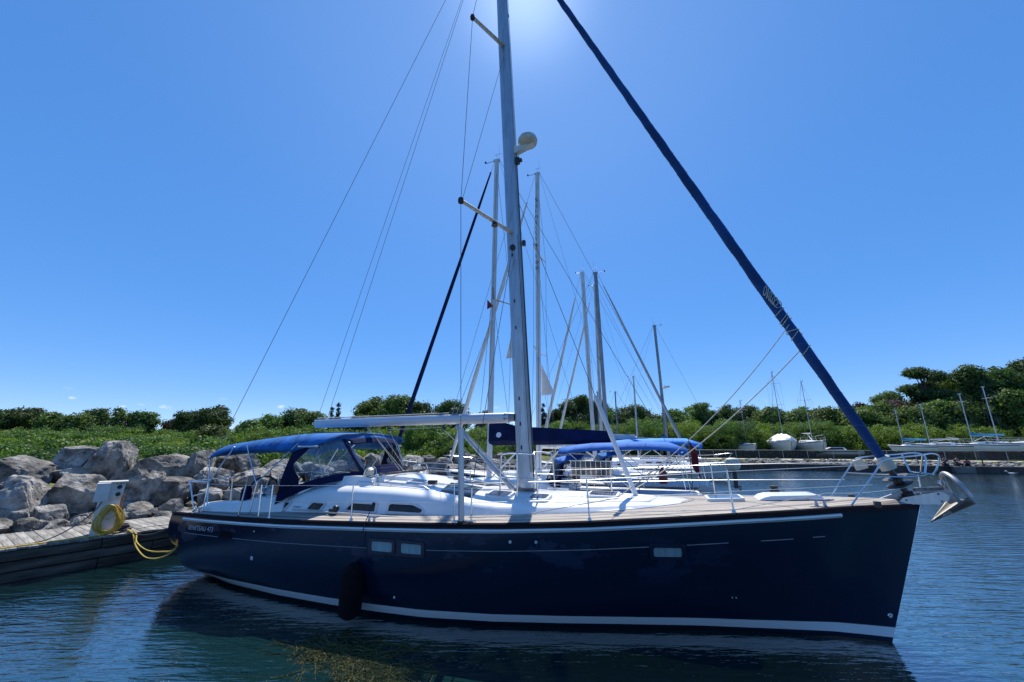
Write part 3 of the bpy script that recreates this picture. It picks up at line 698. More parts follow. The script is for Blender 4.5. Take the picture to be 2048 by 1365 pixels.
# companionway hood (sliding hatch garage), winch plinth and winches
m = MB(); rows = []
for s, w, h in ((7.72, .40, 0.0), (7.85, .44, .045), (8.1, .46, .065), (9.0, .48, .075), (9.5, .48, .08)):
    rows.append([(s, t * w, roof_z(s, t * w) + (h if abs(t) < .95 else -.01)) for t in (-1, -.94, -.85, -.5, 0, .5, .85, .94, 1)])
m.loft(rows).build('hatch_garage', 'gelcoat', cabin)
for sg in (1, -1):
    m = MB(); rows = []
    for s, h in ((8.68, 0), (8.72, .09), (8.9, .125), (9.3, .13), (9.42, .12), (9.55, -.01)):
        w0, w1 = .68, 1.0
        rows.append([(s, sg * w0, roof_z(s, w0) - .01), (s, sg * (w0 + .02), roof_z(s, .85) + h), (s, sg * (w1 - .03), roof_z(s, .85) + h), (s, sg * w1, roof_z(s, w1) - .01)])
    m.loft(rows).build('winch_plinth', 'gelcoat', cabin)
    w = MB().lathe([(.075, 0), (.078, .02), (.055, .05), (.05, .11), (.066, .14), (.07, .155), (.03, .165), (.001, .168)], (8.86, sg * .84, roof_z(8.86, .84) + .115), (0, 0, 1)).build('winch', 'steel', cabin)
    MB().lathe([(.083, .08), (.092, .10), (.088, .17), (.05, .20), (.001, .203)], (8.86, sg * .84, roof_z(8.86, .84) + .085), (0, .25, 1)).build('winch_cover', 'plastic_cream', w)
    z0 = roof_z(8.7, .9)
    MB().tube(smooth_path([(8.92, sg * .97, z0 - .02), (8.90, sg * .96, z0 + .22), (8.82, sg * .93, z0 + .31), (8.70, sg * .92, z0 + .30), (8.64, sg * .93, z0 + .2), (8.63, sg * .95, z0 - .02)]), .012, 8).build('winch_guard', 'steel', cabin)
    # long grab rail
    g = MB(); q = sg * .98
    g.tube([(9.06, q, roof_z(9.0, .98) + .0), (9.0, q, roof_z(9, .98) + .055), (7.55, q * .985, roof_z(7.55, .96) + .05), (7.42, q * .98, roof_z(7.42, .96) - .005)], .014, 8)
    g.tube([(8.25, q, roof_z(8.25, .98) - .01), (8.25, q, roof_z(8.25, .98) + .055)], .012, 6); g.build('grab_rail', 'steel', cabin)
    # jammer block on the roof with control lines running aft
    m = MB(); m.box((7.62, sg * .52, roof_z(7.62, .52) + .035), (.16, .10, .07)); m.build('rope_clutch', 'black_plastic', cabin, False)
    for k in range(3):
        t0 = sg * (.49 + .03 * k)
        MB().tube([(7.55, t0, roof_z(7.55, t0) + .03), (6.6, sg * (.42 + .02 * k), roof_z(6.6, .42) + .025), (6.05, sg * (.14 + .03 * k), roof_z(6.05, .14) + .03)], .006, 5).build('control_line', 'rope_white', cabin)
# mainsheet track on stands
m = MB(); m.box((8.62, 0, 2.035), (.05, 1.72, .045)); m.build('mainsheet_track', 'galv_dark', cabin, False)
for sg in (1, -1): MB().box((8.62, sg * .78, 1.95), (.07, .07, .16)).build('track_stand', 'gelcoat', cabin, False)

text('lettering', 'oceanis', 0.06, 'letter_grey', frame((10.20, cabin_side(10.1, 1.43) + .012, 1.425), (-1, -.01, -.01), (0, 0, 1)), cabin, spacing=1.05)

# coamings
for sg in (1, -1):
    m = MB(); rows = []
    for s, zt, wi, wo in ((10.45, 1.66, 1.02, 1.34), (10.7, 1.62, 1.02, 1.42), (11.1, 1.575, 1.02, 1.46), (11.6, 1.47, 1.03, 1.50), (12.2, 1.435, 1.04, 1.50), (12.6, 1.41, 1.04, 1.48), (12.72, 1.34, 1.04, 1.46), (12.98, 1.28, 1.04, 1.40)):
        zd = deck_z(s, wo) - .02
        rows.append([(s, sg * (wo + .05), zd), (s, sg * (wo + .02), zd + .5 * (zt - zd)), (s, sg * (wo - .02), zt - .03), (s, sg * (wo - .08), zt), (s, sg * (wi + .05), zt), (s, sg * wi, zt - .03), (s, sg * wi, .9)])
    m.loft(rows, cap0=True, cap1=True).build('cockpit_coaming', 'gelcoat', boat)
# twin wheels on pedestals
for sg in (1, -1):
    c = Vector((11.95, sg * .62, 1.50)); m = MB()
    ring = [c + Vector((0, .40 * math.cos(a), .40 * math.sin(a))) for a in np.linspace(0, 2 * math.pi, 37)]
    rim = MB().tube(ring, .017, 8, cap=False)
    st = MB()
    for k in range(5):
        a = 2 * math.pi * k / 5; st.tube([c, c + Vector((0, .40 * math.cos(a), .40 * math.sin(a)))], .008, 6)
    st.lathe([(.04, -.03), (.045, .03), (.001, .035)], c, (1, 0, 0), 12)
    w = rim.build('steering_wheel', 'black_rubber', boat); st.build('spoke', 'steel', w)
    p = MB(); rows = []
    for z, a, b_ in ((.87, .16, .15), (1.3, .14, .13), (1.55, .13, .12), (1.66, .10, .10), (1.70, .04, .05)):
        rows.append([(11.78 + a * math.cos(t), sg * .62 + b_ * math.sin(t), z) for t in np.linspace(0, 2 * math.pi, 17)[:-1]])
    p.loft(rows, closed=True, cap1=True).build('binnacle', 'gelcoat', boat)
    MB().tube(smooth_path([(11.70, sg * .62 - .16, .9), (11.70, sg * .62 - .16, 1.7), (11.70, sg * .62, 1.84), (11.70, sg * .62 + .16, 1.7), (11.70, sg * .62 + .16, .9)]), .013, 8).build('binnacle_guard', 'steel', boat)
# gear on the quarter: jerry can, throw bag, horseshoe holder
m = MB(); m.box((12.35, -.25, 1.48), (.30, .26, .30), taper=.85); m.build('gear_box', 'orange_box', boat, False)
m = MB(); m.lathe([(.09, 0), (.10, .05), (.10, .22), (.06, .28), (.001, .29)], (11.75, 1.18, 1.46)); m.build('winch_bag', 'canvas_navy', boat)
for sg in (1, -1):
    MB().lathe([(.085, 0), (.088, .03), (.06, .06), (.055, .13), (.075, .17), (.001, .18)], (11.2, sg * 1.25, 1.565)).build('sheet_winch', 'steel', boat)
m = MB(); m.box((12.98, .1, 1.66), (.035, .34, .42)); m.build('name_board', 'sail_grey', boat, False)

# stanchions and lifelines ---------------------------------------------------------------------------
def stanchion(s, sg, h=.56, lean=0.0, par=None):
    t = beam(s) - .09; z = sheer(s)
    st = MB().tube([(s, sg * t, z), (s + .02, sg * (t + lean), z + h)], [.0135, .0115], 8)
    st.lathe([(.03, -.01), (.03, .02), (.016, .05)], (s, sg * t, z), seg=10); st.lathe([(.014, 0), (.014, .012), (.001, .016)], (s + .02, sg * (t + lean), z + h), seg=8)
    return st.build('stanchion', 'steel', boat)
STN = [2.50, 4.43, 6.44, 8.30, 10.14]
for sg in (1, -1):
    for s in STN: stanchion(s, sg)
    # gate pair: two leaning stanchions
    for a, b_ in ((10.42, 10.45), (10.98, 10.90)):
        t = beam(a) - .09; z = sheer(a)
        MB().tube([(a, sg * t, z), (b_, sg * (t), z + .57)], .0135, 8).build('stanchion', 'steel', boat)
    top = [(s + .02, sg * (beam(s) - .09), sheer(s) + .555) for s in [2.5, 4.43, 6.44, 8.30, 10.14, 10.43, 10.92]]
    low = [(s + .01, sg * (beam(s) - .09), sheer(s) + .285) for s in [2.5, 4.43, 6.44, 8.30, 10.14]]
    MB().tube([(0.52, sg * .42, 2.33)] + top[:], .0045, 6).build('lifeline', 'wire_light', boat)
    MB().tube([(0.66, sg * .45, 2.06)] + low[:], .0045, 6).build('lifeline', 'wire_light', boat)
    MB().tube([top[-1], (12.0, sg * 1.8, 1.83), (12.95, sg * 1.56, 1.82)], .0045, 6).build('lifeline', 'wire_light', boat)
# pulpit (bow rail)
def pulpit():
    for sg in (1, -1):
        p = [(.93, sg * .40, 1.775), (.62, sg * .43, 2.18), (.50, sg * .42, 2.345), (.40, sg * .40, 2.405), (.0, sg * .28, 2.455), (-.20, sg * .20, 2.48), (-.28, sg * .16, 2.43), (-.24, sg * .13, 2.28), (-.20, sg * .10, 2.20)]
        MB().tube(smooth_path(p, 5), .0118, 8).build('pulpit', 'steel', boat)
        MB().tube([(-.06, sg * .26, 2.46), (-.05, sg * .13, 2.22)], .0115, 8).build('pulpit', 'steel', boat)
        MB().tube([(.62, sg * .43, 2.17), (.2, sg * .26, 2.16), (-.1, sg * .12, 2.18)], .009, 8).build('pulpit', 'steel', boat)
        MB().box((.63, sg * .40, 1.80), (.07, .05, .08)).build('pulpit_foot', 'black_plastic', boat, False)
    MB().tube(smooth_path([(-.05, .14, 2.215), (-.19, .11, 2.195), (-.22, 0, 2.19), (-.19, -.11, 2.195), (-.05, -.14, 2.215)], 5), .0115, 8).build('pulpit', 'steel', boat)
    MB().tube([(-.05, 0, 1.86), (-.07, 0, 2.19)], .0115, 8).build('pulpit', 'steel', boat)
    # navigation-light housings on the rail
    for t0, s0 in ((-.40, .42),):
        m = MB(); m.box((s0 + .02, t0, 2.30), (.15, .09, .15), Matrix.Rotation(R(18), 3, 'Y'), taper=.8); m.build('navigation_light', 'plastic_cream', boat, False)
pulpit()
# pushpit (stern rail)
for sg in (1, -1):
    MB().tube(smooth_path([(12.62, sg * 1.60, 1.26), (12.9, sg * 1.60, 1.78), (12.97, sg * 1.58, 1.83), (13.02, sg * 1.2, 1.84), (13.0, sg * .62, 1.85)], 5), .014, 8).build('pushpit', 'steel', boat)
    MB().tube([(12.95, sg * .62, 1.28), (13.0, sg * .62, 1.85)], .013, 8).build('pushpit', 'steel', boat)
    MB().tube([(12.78, sg * 1.59, 1.55), (13.0, sg * 1.2, 1.57), (12.98, sg * .62, 1.57)], .010, 8).build('pushpit', 'steel', boat)
    MB().tube(smooth_path([(12.30, sg * 1.64, 1.27), (12.3, sg * 1.64, 1.8), (12.4, sg * 1.63, 1.845), (12.95, sg * 1.58, 1.84)], 5), .013, 8).build('pushpit', 'steel', boat)
# granny bars beside the mast
for sg in (1, -1):
    p = [(6.22, sg * .48, 1.70), (6.20, sg * .50, 2.34), (6.10, sg * .51, 2.44), (5.62, sg * .58, 2.44), (5.50, sg * .60, 2.36), (5.46, sg * .62, 1.68)]
    MB().tube(smooth_path(p, 5), .0155, 8).build('mast_rail', 'steel', boat)
    MB().tube([(5.84, sg * .62, 1.66), (5.86, sg * .56, 2.44)], .014, 8).build('mast_rail', 'steel', boat)
    MB().tube([(6.20, sg * .49, 2.02), (5.47, sg * .615, 2.02)], .010, 8).build('mast_rail', 'steel', boat)
# deck cleats and blocks
def cleat(s, t, z, l=.30):
    m = MB(); m.tube([(s - l / 2, t, z + .085), (s - l / 4, t, z + .072), (s + l / 4, t, z + .072), (s + l / 2, t, z + .085)], [.010, .017, .017, .010], 8)
    m.lathe([(.026, 0), (.018, .03), (.018, .075)], (s - .05, t, z), seg=10); m.lathe([(.026, 0), (.018, .03), (.018, .075)], (s + .05, t, z), seg=10)
    m.build('cleat', 'aluminium', boat)
for sg in (1, -1): cleat(7.92, sg * (beam(7.9) - .12), deck_z(7.9, 1.88)); cleat(1.32, sg * .50, deck_z(1.3, .5), .34); cleat(12.5, sg * 1.62, deck_z(12.5, 1.6))
m = MB(); m.box((9.06, 1.52, deck_z(9.06, 1.52) + .05), (.16, .05, .10)); m.lathe([(.05, -.03), (.055, 0), (.05, .03)], (9.0, 1.52, deck_z(9, 1.52) + .11), (0, 1, 0), 12); m.build('genoa_car', 'black_plastic', boat)
m = MB(); m.box((8.2, 1.54, deck_z(8.2, 1.54) + .012), (3.6, .035, .024)); m.build('genoa_track', 'wire_light', boat, False)
# anchor locker lid, windlass, bow roller
m = MB(); rows = []
for s, w, h in ((2.02, .22, 0), (1.95, .27, .040), (1.86, .28, .060), (1.28, .24, .058), (1.21, .23, .045), (1.18, .22, 0)):
    rows.append([(s, t * w, deck_z(s, 0) + (h if abs(t) < .98 else 0)) for t in (-1, -.96, -.85, 0, .85, .96, 1)])
m.loft(rows).build('anchor_locker_lid', 'gelcoat', boat)
m = MB(); m.box((1.62, -.62, 1.80), (.22, .12, .05)); m.lathe([(.07, 0), (.075, .04), (.05, .06), (.065, .10), (.001, .11)], (1.62, -.62, 1.82)); m.build('windlass', 'black_plastic', boat)
for sg in (1, -1):
    P = [(.30, sg * .085, 1.772), (.20, sg * .085, 1.87), (.06, sg * .085, 1.905), (-.24, sg * .085, 1.965), (-.32, sg * .085, 1.925), (-.30, sg * .085, 1.86), (-.20, sg * .085, 1.80), (.0, sg * .085, 1.795)]
    o = MB().prism(P, (0, .008 * sg, 0)).build('bow_roller_plate', 'aluminium', boat, False)
    for s, z in ((.17, 1.84), (-.20, 1.935), (-.22, 1.84)): MB().lathe([(.013, 0), (.013, .014), (.001, .016)], (s, sg * .085, z), (0, sg, 0), 8).build('bolt', 'galv_dark', o)
MB().lathe([(.045, -.075), (.03, 0), (.045, .075)], (-.20, 0, 1.865), (0, 1, 0), 12).build('roller', 'black_rubber', boat)
MB().tube([(s_stem(z) - .012, 0, z) for z in (1.775, 1.7, 1.6, 1.5)], .020, 8).build('stem_plate', 'steel', boat)

# mast -------------------------------------------------------------------------------------------------
RK = (6.46 - 5.87) / (14.68 - 1.72)
def mx_(z): return 5.87 + RK * (z - 1.72)
def mast_section(a, b, n=20): return [(a * math.cos(t), b * math.sin(t)) for t in np.linspace(0, 2 * math.pi, n + 1)[:-1]]
def build_mast():
    m = MB(); rows = []
    for z in np.linspace(1.76, 18.9, 24):
        k = 1 if z < 13 else 1 - .25 * (z - 13) / 6
        rows.append([(mx_(z) + x * k, y * k, z) for x, y in mast_section(.165, .10)])
    m.loft(rows, closed=True, cap0=True, cap1=True)
    o = m.build('mast', 'aluminium', boat)
    s = MB(); s.tube([(mx_(1.9) - .168, 0.0, 1.95), (mx_(18) - .14, 0.0, 18)], .012, 6); s.build('track', 'wire', o)
    MB().box((mx_(1.74), 0, 1.755), (.40, .30, .09)).build('mast_step', 'galv_dark', o)
    for zz in (2.55, 3.0, 3.5, 5.6, 5.0, 6.7):
        MB().box((mx_(zz) + .02, .0985, zz), (.03, .012, .075)).build('halyard_slot', 'black_plastic', o, False)
    # halyards on the fore face and near side
    for k, (dx, dy, z1) in enumerate(((-.13, .075, 7.2), (-.155, .05, 12.8), (-.175, -.03, 18), (-.10, .095, 4.5), (-.185, .02, 9.3))):
        MB().tube([(mx_(2.1) + dx, dy, 2.1), (mx_(z1) + dx * .95, dy, z1)], .006, 5).build('halyard', 'rope_white' if k % 2 else 'wire', o)
    # spreaders, two visible pairs and one above the frame
    for z0, ln, dz, sw in ((7.2, 1.78, -.13, .42), (12.6, 1.62, -.20, .22), (16.2, 1.1, -.1, .2)):
        for sg in (1, -1):
            a = Vector((mx_(z0) + .03, sg * .09, z0)); b_ = Vector((mx_(z0) + sw, sg * ln, z0 + (-.10 if z0 < 10 else -.55)))
            if z0 < 10: b_ = Vector((6.65, sg * 1.60, 7.25)); a = Vector((mx_(7.28) + .03, sg * .09, 7.28))
            elif z0 < 14: b_ = Vector((6.76, sg * 1.16, 12.65)); a = Vector((mx_(12.85), sg * .09, 12.86))
            sp = MB().tube([a, b_], [.062, .050], 10, flat=.42, ref=(1, 0, 0)).build('spreader', 'spar_white', o)
            MB().lathe([(.055, -.05), (.06, 0), (.05, .05)], b_, (0, 0, 1), 10).build('spreader_tip', 'black_rubber', sp)
            if z0 < 10 and sg > 0:
                c = a.lerp(b_, .36); MB().lathe([(.07, -.045), (.055, .01), (.02, .02)], c + Vector((0, 0, -.05)), (0, 0, 1), 12).build('deck_light', 'black_plastic', sp)
    # radar dome on its bracket
    z = 9.55; x = mx_(z)
    r = MB().lathe([(.001, -.02), (.15, -.005), (.215, .04), (.235, .09), (.235, .14), (.21, .20), (.14, .235), (.001, .245)], (x - .47, 0, z + .05), (0, 0, 1), 28).build('radar_dome', 'plastic_cream', o)
    MB().prism([(x - .14, -.07, z - .14), (x - .14, -.07, z + .03), (x - .30, -.07, z + .055), (x - .62, -.07, z + .055), (x - .62, -.07, z + .03)], (0, .14, 0)).build('bracket', 'plastic_white', r, False)
    m = MB(); m.box((mx_(9.2) - .20, .03, 9.20), (.10, .09, .17)); m.lathe([(.05, 0), (.05, .06)], (mx_(9.2) - .25, .03, 9.2), (-1, 0, 0), 10); m.build('steaming_light', 'black_plastic', o)
    MB().lathe([(.07, 0), (.07, .03), (.04, .05)], (mx_(6.95), .10, 6.88), (0, 1, 0), 12).build('shroud_tang', 'black_plastic', o)
    m = MB(); m.box((mx_(6.0) - .19, 0, 7.0), (.07, .07, .12)); m.build('swivel', 'black_plastic', o, False)
    return o
mast = build_mast()
def wire(name, a, b, r=.006, m='wire', parent=boat, seg=5): return MB().tube([a, b], r, seg).build(name, m, parent)
TOP = (mx_(18.8) + .1, 0, 18.8)
wire('backstay', TOP, (13.0, 1.5, 1.3)); wire('backstay', TOP, (13.0, -1.5, 1.3))
wire('topping_lift', (mx_(18.8) + .12, 0, 18.7), (11.27, 0, 3.22), .005)
for sg in (1, -1):
    ch = (6.36, sg * 1.78, 1.46)
    wire('shroud', (6.65, sg * 1.60, 7.25), (6.40, sg * 1.77, 2.85), .006)
    wire('shroud', (6.76, sg * 1.16, 12.65), (6.65, sg * 1.60, 7.25), .006)
    wire('shroud', (mx_(18.3), sg * .08, 18.3), (6.76, sg * 1.16, 12.65), .006)
    wire('shroud', (mx_(12.5), sg * .09, 12.5), (6.64, sg * 1.57, 7.27), .005)
    wire('shroud', (mx_(6.9), sg * .10, 6.9), (6.22, sg * 1.70, 1.9), .006)
    MB().tube([(6.34, sg * 1.775, 1.48), (6.40, sg * 1.77, 2.86)], .048, 14).build('shroud_cover', 'aluminium', boat)
    MB().tube([(6.20, sg * 1.71, 1.46), (6.21, sg * 1.705, 1.95)], [.016, .010], 8).build('turnbuckle', 'steel', boat)
    m = MB(); m.box((6.28, sg * 1.74, 1.47), (.30, .10, .02)); m.build('chainplate', 'steel', boat, False)
wire('inner_forestay', (mx_(8.05) - .17, 0, 8.05), (4.46, 0, 3.477), .006)
MB().tube([(4.47, 0, 3.50), (3.86, 0, 1.74)], .043, 14).build('inner_stay_tube', 'pole_white', boat)
# boom, vang, mainsheet
m = MB(); rows = []
for s, z, a, b_ in ((11.30, 3.10, .095, .075), (11.25, 3.10, .10, .08), (6.6, 3.13, .105, .085), (6.22, 3.13, .10, .08)):
    rows.append([(s, b_ * math.sin(t) * (1 if math.cos(t) > 0 else .9), z + a * math.cos(t)) for t in np.linspace(0, 2 * math.pi, 19)[:-1]])
boom = m.loft(rows, closed=True, cap0=True, cap1=True).build('boom', 'boom_grey', boat)
MB().tube([(6.32, 0, 3.14), (6.10, 0, 3.14)], [.10, .085], 14, flat=.8).build('boom_end_cap', 'spar_grey', boom)
m = MB(); m.box((6.14, 0, 3.14), (.16, .06, .12)); m.build('gooseneck', 'black_plastic', boom, False)
MB().tube([(11.28, 0, 3.23), (9.0, .02, 3.245), (7.6, .02, 3.26)], .012, 6).build('outhaul', 'rope_white', boom)
m = MB(); m.box((7.45, 0, 3.285), (.18, .05, .07)); m.lathe([(.04, -.02), (.045, 0), (.04, .02)], (7.55, 0, 3.31), (0, 1, 0), 10); m.build('boom_block', 'black_plastic', boom)
van = MB().tube([(7.42, 0, 2.98), (6.6, 0, 2.20)], .042, 12).build('boom_vang', 'aluminium', boat)
MB().tube([(6.72, 0, 2.31), (6.08, 0, 1.72)], .056, 12).build('vang_sleeve', 'aluminium', van)
for dy in (-.03, .03): MB().tube([(7.3, dy, 2.95), (6.12, dy, 1.84)], .006, 5).build('vang_line', 'rope_white', van)
for a, b_ in (((9.75, 0, 3.0), (8.66, .04, 2.08)), ((9.45, 0, 2.99), (8.62, -.03, 2.08)), ((9.15, 0, 2.99), (8.60, 0.0, 2.08)), ((9.7, .02, 3.0), (8.70, .1, 2.08))):
    MB().tube([a, b_], .007, 5).build('mainsheet', 'rope_white', boat)
MB().tube([(9.13, .03, 2.93), (7.75, .03, 2.96)], .007, 5).build('mainsheet', 'rope_white', boat)
MB().tube(sag((7.75, .03, 2.94), (6.25, .10, 1.85), .02), .007, 5).build('mainsheet', 'rope_white', boat)
for s in (9.78, 9.12, 7.72): MB().lathe([(.045, -.022), (.05, 0), (.045, .022)], (s, 0, 2.94), (0, 1, 0), 12).build('boom_block', 'black_plastic', boom)
MB().lathe([(.055, -.03), (.06, 0), (.055, .03)], (8.62, 0, 2.12), (0, 1, 0), 12).build('mainsheet_block', 'galv_dark', boat)
wire('spare_halyard', (7.4, .05, 3.24), (6.05, .12, 6.6), .006, 'rope_white')
wire('spare_halyard', (7.5, .05, 3.24), (6.10, .12, 7.9), .005, 'rope_white')

# furled genoa in its blue sleeve ---------------------------------------------------------------------
A0, A1 = Vector((.30, 0, 2.40)), Vector((6.55, 0, 18.2))
def build_genoa():
    m = MB(); P = []; rad = []
    n = 150
    for i in range(n + 1):
        f = i / n; P.append(A0.lerp(A1, f) + Vector((.003 * math.sin(i * .9), .004 * math.sin(i * 1.7), 0)))
        rad.append(interp(f, [0, .03, .17, .4, .7, .93, 1], [.058, .070, .084, .080, .068, .05, .03]) * (1 + .02 * mnoise.noise((i * .35, 1.2, 0))))
    def mod(i, an): return 1 + .035 * math.cos(2 * (an - i * .28)) + .022 * mnoise.noise((math.cos(an) * 1.3, math.sin(an) * 1.3, i * .22))
    m.tube(P, rad, 20, mod=mod)
    g = m.build('furled_genoa', 'genoa_cover', boat)
    d = (A1 - A0).normalized(); x = Vector((0, 1, 0)); y = d.cross(x)
    # seam stitching of the sleeve panels
    for k in range(26):
        f = .012 + .0125 * k * 1.35
        if f > .46: break
        c = A0.lerp(A1, f); rr = interp(f, [0, .03, .17, .4, .7], [.058, .070, .084, .080, .068]) * 1.045
        MB().tube([c + (x * math.cos(a) + y * math.sin(a)) * rr + d * (.055 * math.cos(a + 1.0)) for a in np.linspace(0, 2 * math.pi, 25)], .0022, 4, cap=False).build('seam', 'canvas_royal', g)
    # lashing: rope turns round the sleeve and a coiled bunch above
    def turn(f0, f1, tilt, ph):
        q = []
        for i in range(33):
            a = 2 * math.pi * i / 32 + ph; f = f0 + (f1 - f0) * i / 32; c = A0.lerp(A1, f)
            q.append(c + (x * math.cos(a) + y * math.sin(a)) * .094 + d * tilt * .8 * math.sin(a))
        MB().tube(q, .0075, 6).build('lashing', 'rope_white', g)
    for f0, f1, tl in ((.108, .109, .07), (.123, .127, .06), (.1255, .131, -.04), (.139, .143, .06), (.1415, .146, .05), (.152, .153, .05)):
        turn(f0, f1, tl, 1.0)
    for k in range(6):
        c = A0.lerp(A1, .160 + .0035 * k); q = []
        for i in range(17):
            a = 2 * math.pi * i / 16; q.append(c + x * (.092 + .012 * math.sin(a)) + y * (.055 * math.cos(a) - .008 * k + .02) + d * (.07 * math.sin(a + .4 * k)))
        MB().tube(q, .008, 5, cap=False).build('lashing', 'rope_white', g)
    return g
genoa = build_genoa()
# furler drum at the foot
fd = (A1 - A0).normalized(); F0 = Vector((-.0, 0, 1.84))
m = MB().lathe([(.095, -.07), (.10, 0), (.10, .10), (.08, .12)], A0 - fd * .09, fd, 18).build('sleeve_foot', 'plastic_cream', boat)
MB().tube([A0 - fd * .13, A0 - fd * .52], .040, 10).build('furler_shaft', 'black_plastic', boat)
m = MB().lathe([(.03, 0), (.155, .005), (.16, .02), (.155, .03), (.06, .04), (.06, .10), (.15, .11), (.155, .125), (.03, .13)], A0 - fd * .40, fd, 24); m.build('furler_drum', 'black_plastic', boat)
MB().tube([A0 - fd * .50, A0 - fd * .60], .075, 12).build('furler_shaft', 'black_rubber', boat)
m = MB(); m.prism([(.12, -.03, 1.86), (.05, -.03, 1.78), (-.02, -.03, 1.80), (.02, -.03, 1.93), (.08, -.03, 1.95)], (0, .06, 0)); m.build('stem_fitting', 'aluminium', boat, False)
MB().tube(sag((.12, .12, 2.02), (1.2, .45, 1.93), .03) + [Vector((2.5, 1.0, 1.72)), Vector((6.4, 1.80, 1.55))], .005, 5).build('furling_line', 'rope_white', boat)
# sheets from the furled sail back to the cars
MB().tube(sag((1.17, .085, 4.55), (4.1, .95, 1.80), .22, 14) + [Vector((5.6, 1.42, 1.53)), Vector((6.3, 1.60, 1.50))], .0075, 6).build('genoa_sheet', 'rope_white', boat)
MB().tube(sag((1.02, -.08, 4.15), (3.9, -.6, 1.80), .16, 14) + [Vector((5.0, -.9, 1.72))], .0085, 6).build('genoa_sheet', 'rope_white', boat)

# bimini and dodger ------------------------------------------------------------------------------------
def build_bimini():
    m = MB(); rows = []
    st = [(12.68, 2.33, 1.50, .06), (12.66, 2.46, 1.51, .16), (12.56, 2.545, 1.52, .22), (12.35, 2.60, 1.52, .20), (12.1, 2.63, 1.53, .17), (11.8, 2.66, 1.53, .18), (11.5, 2.69, 1.53, .21), (11.25, 2.715, 1.53, .22), (11.0, 2.74, 1.53, .25), (10.75, 2.76, 1.53, .28), (10.55, 2.77, 1.52, .30), (10.35, 2.785, 1.50, .31), (10.2, 2.79, 1.48, .30), (9.95, 2.80, 1.44, .24), (9.75, 2.795, 1.36, .18), (9.55, 2.775, 1.22, .10)]
    for k, (s, z, w, vl) in enumerate(st):
        row = []
        for q in np.linspace(-1, 1, 25):
            a = abs(q); t = q * w
            zz = z + .07 * (1 - a * a) + .022 * mnoise.noise((s * 2.5, q * 5, 0)) + .010 * mnoise.noise((s * 6, q * 9, 4))
            if a > .78: zz -= vl * ((a - .78) / .22) ** 1.7; t = math.copysign(w * (.78 + .22 * math.sin((a - .78) / .22 * math.pi / 2) * .98), q)
            row.append((s + .02 * mnoise.noise((q * 4, s, 3)), t, zz))
        rows.append(row)
    m.loft(rows); o = m.build('bimini_top', 'canvas_blue', boat)
    md = o.modifiers.new('sub', 'SUBSURF'); md.levels = 1; md.render_levels = 1
    s = o.modifiers.new('thick', 'SOLIDIFY'); s.thickness = .006
    for sx in (10.25, 11.45):
        MB().tube([(sx, t, interp(sx, [9.5, 10.2, 11.5], [2.78, 2.80, 2.70]) + .082 * (1 - (t / 1.53) ** 2) - (.02 if abs(t) > 1 else 0)) for t in np.linspace(-1.2, 1.2, 13)], .006, 5).build('seam', 'canvas_navy', o)
    for sg in (1, -1):
        for a, b_ in (((12.28, sg * 1.58, 1.30), (12.64, sg * 1.48, 2.42)), ((10.95, sg * 1.62, 1.86), (10.2, sg * 1.44, 2.62)), ((10.95, sg * 1.62, 1.86), (11.55, sg * 1.50, 2.60)), ((10.98, sg * 1.64, 1.30), (10.93, sg * 1.62, 1.90)), ((12.40, sg * 1.55, 1.85), (11.9, sg * 1.50, 2.56))):
            MB().tube([a, b_], .0125, 8).build('bimini_frame', 'steel', o)
        MB().tube([(10.18, sg * 1.45, 2.56), (9.75, sg * 1.38, 2.57)], .016, 8).build('bimini_frame', 'plastic_white', o)
    return o
bimini = build_bimini()
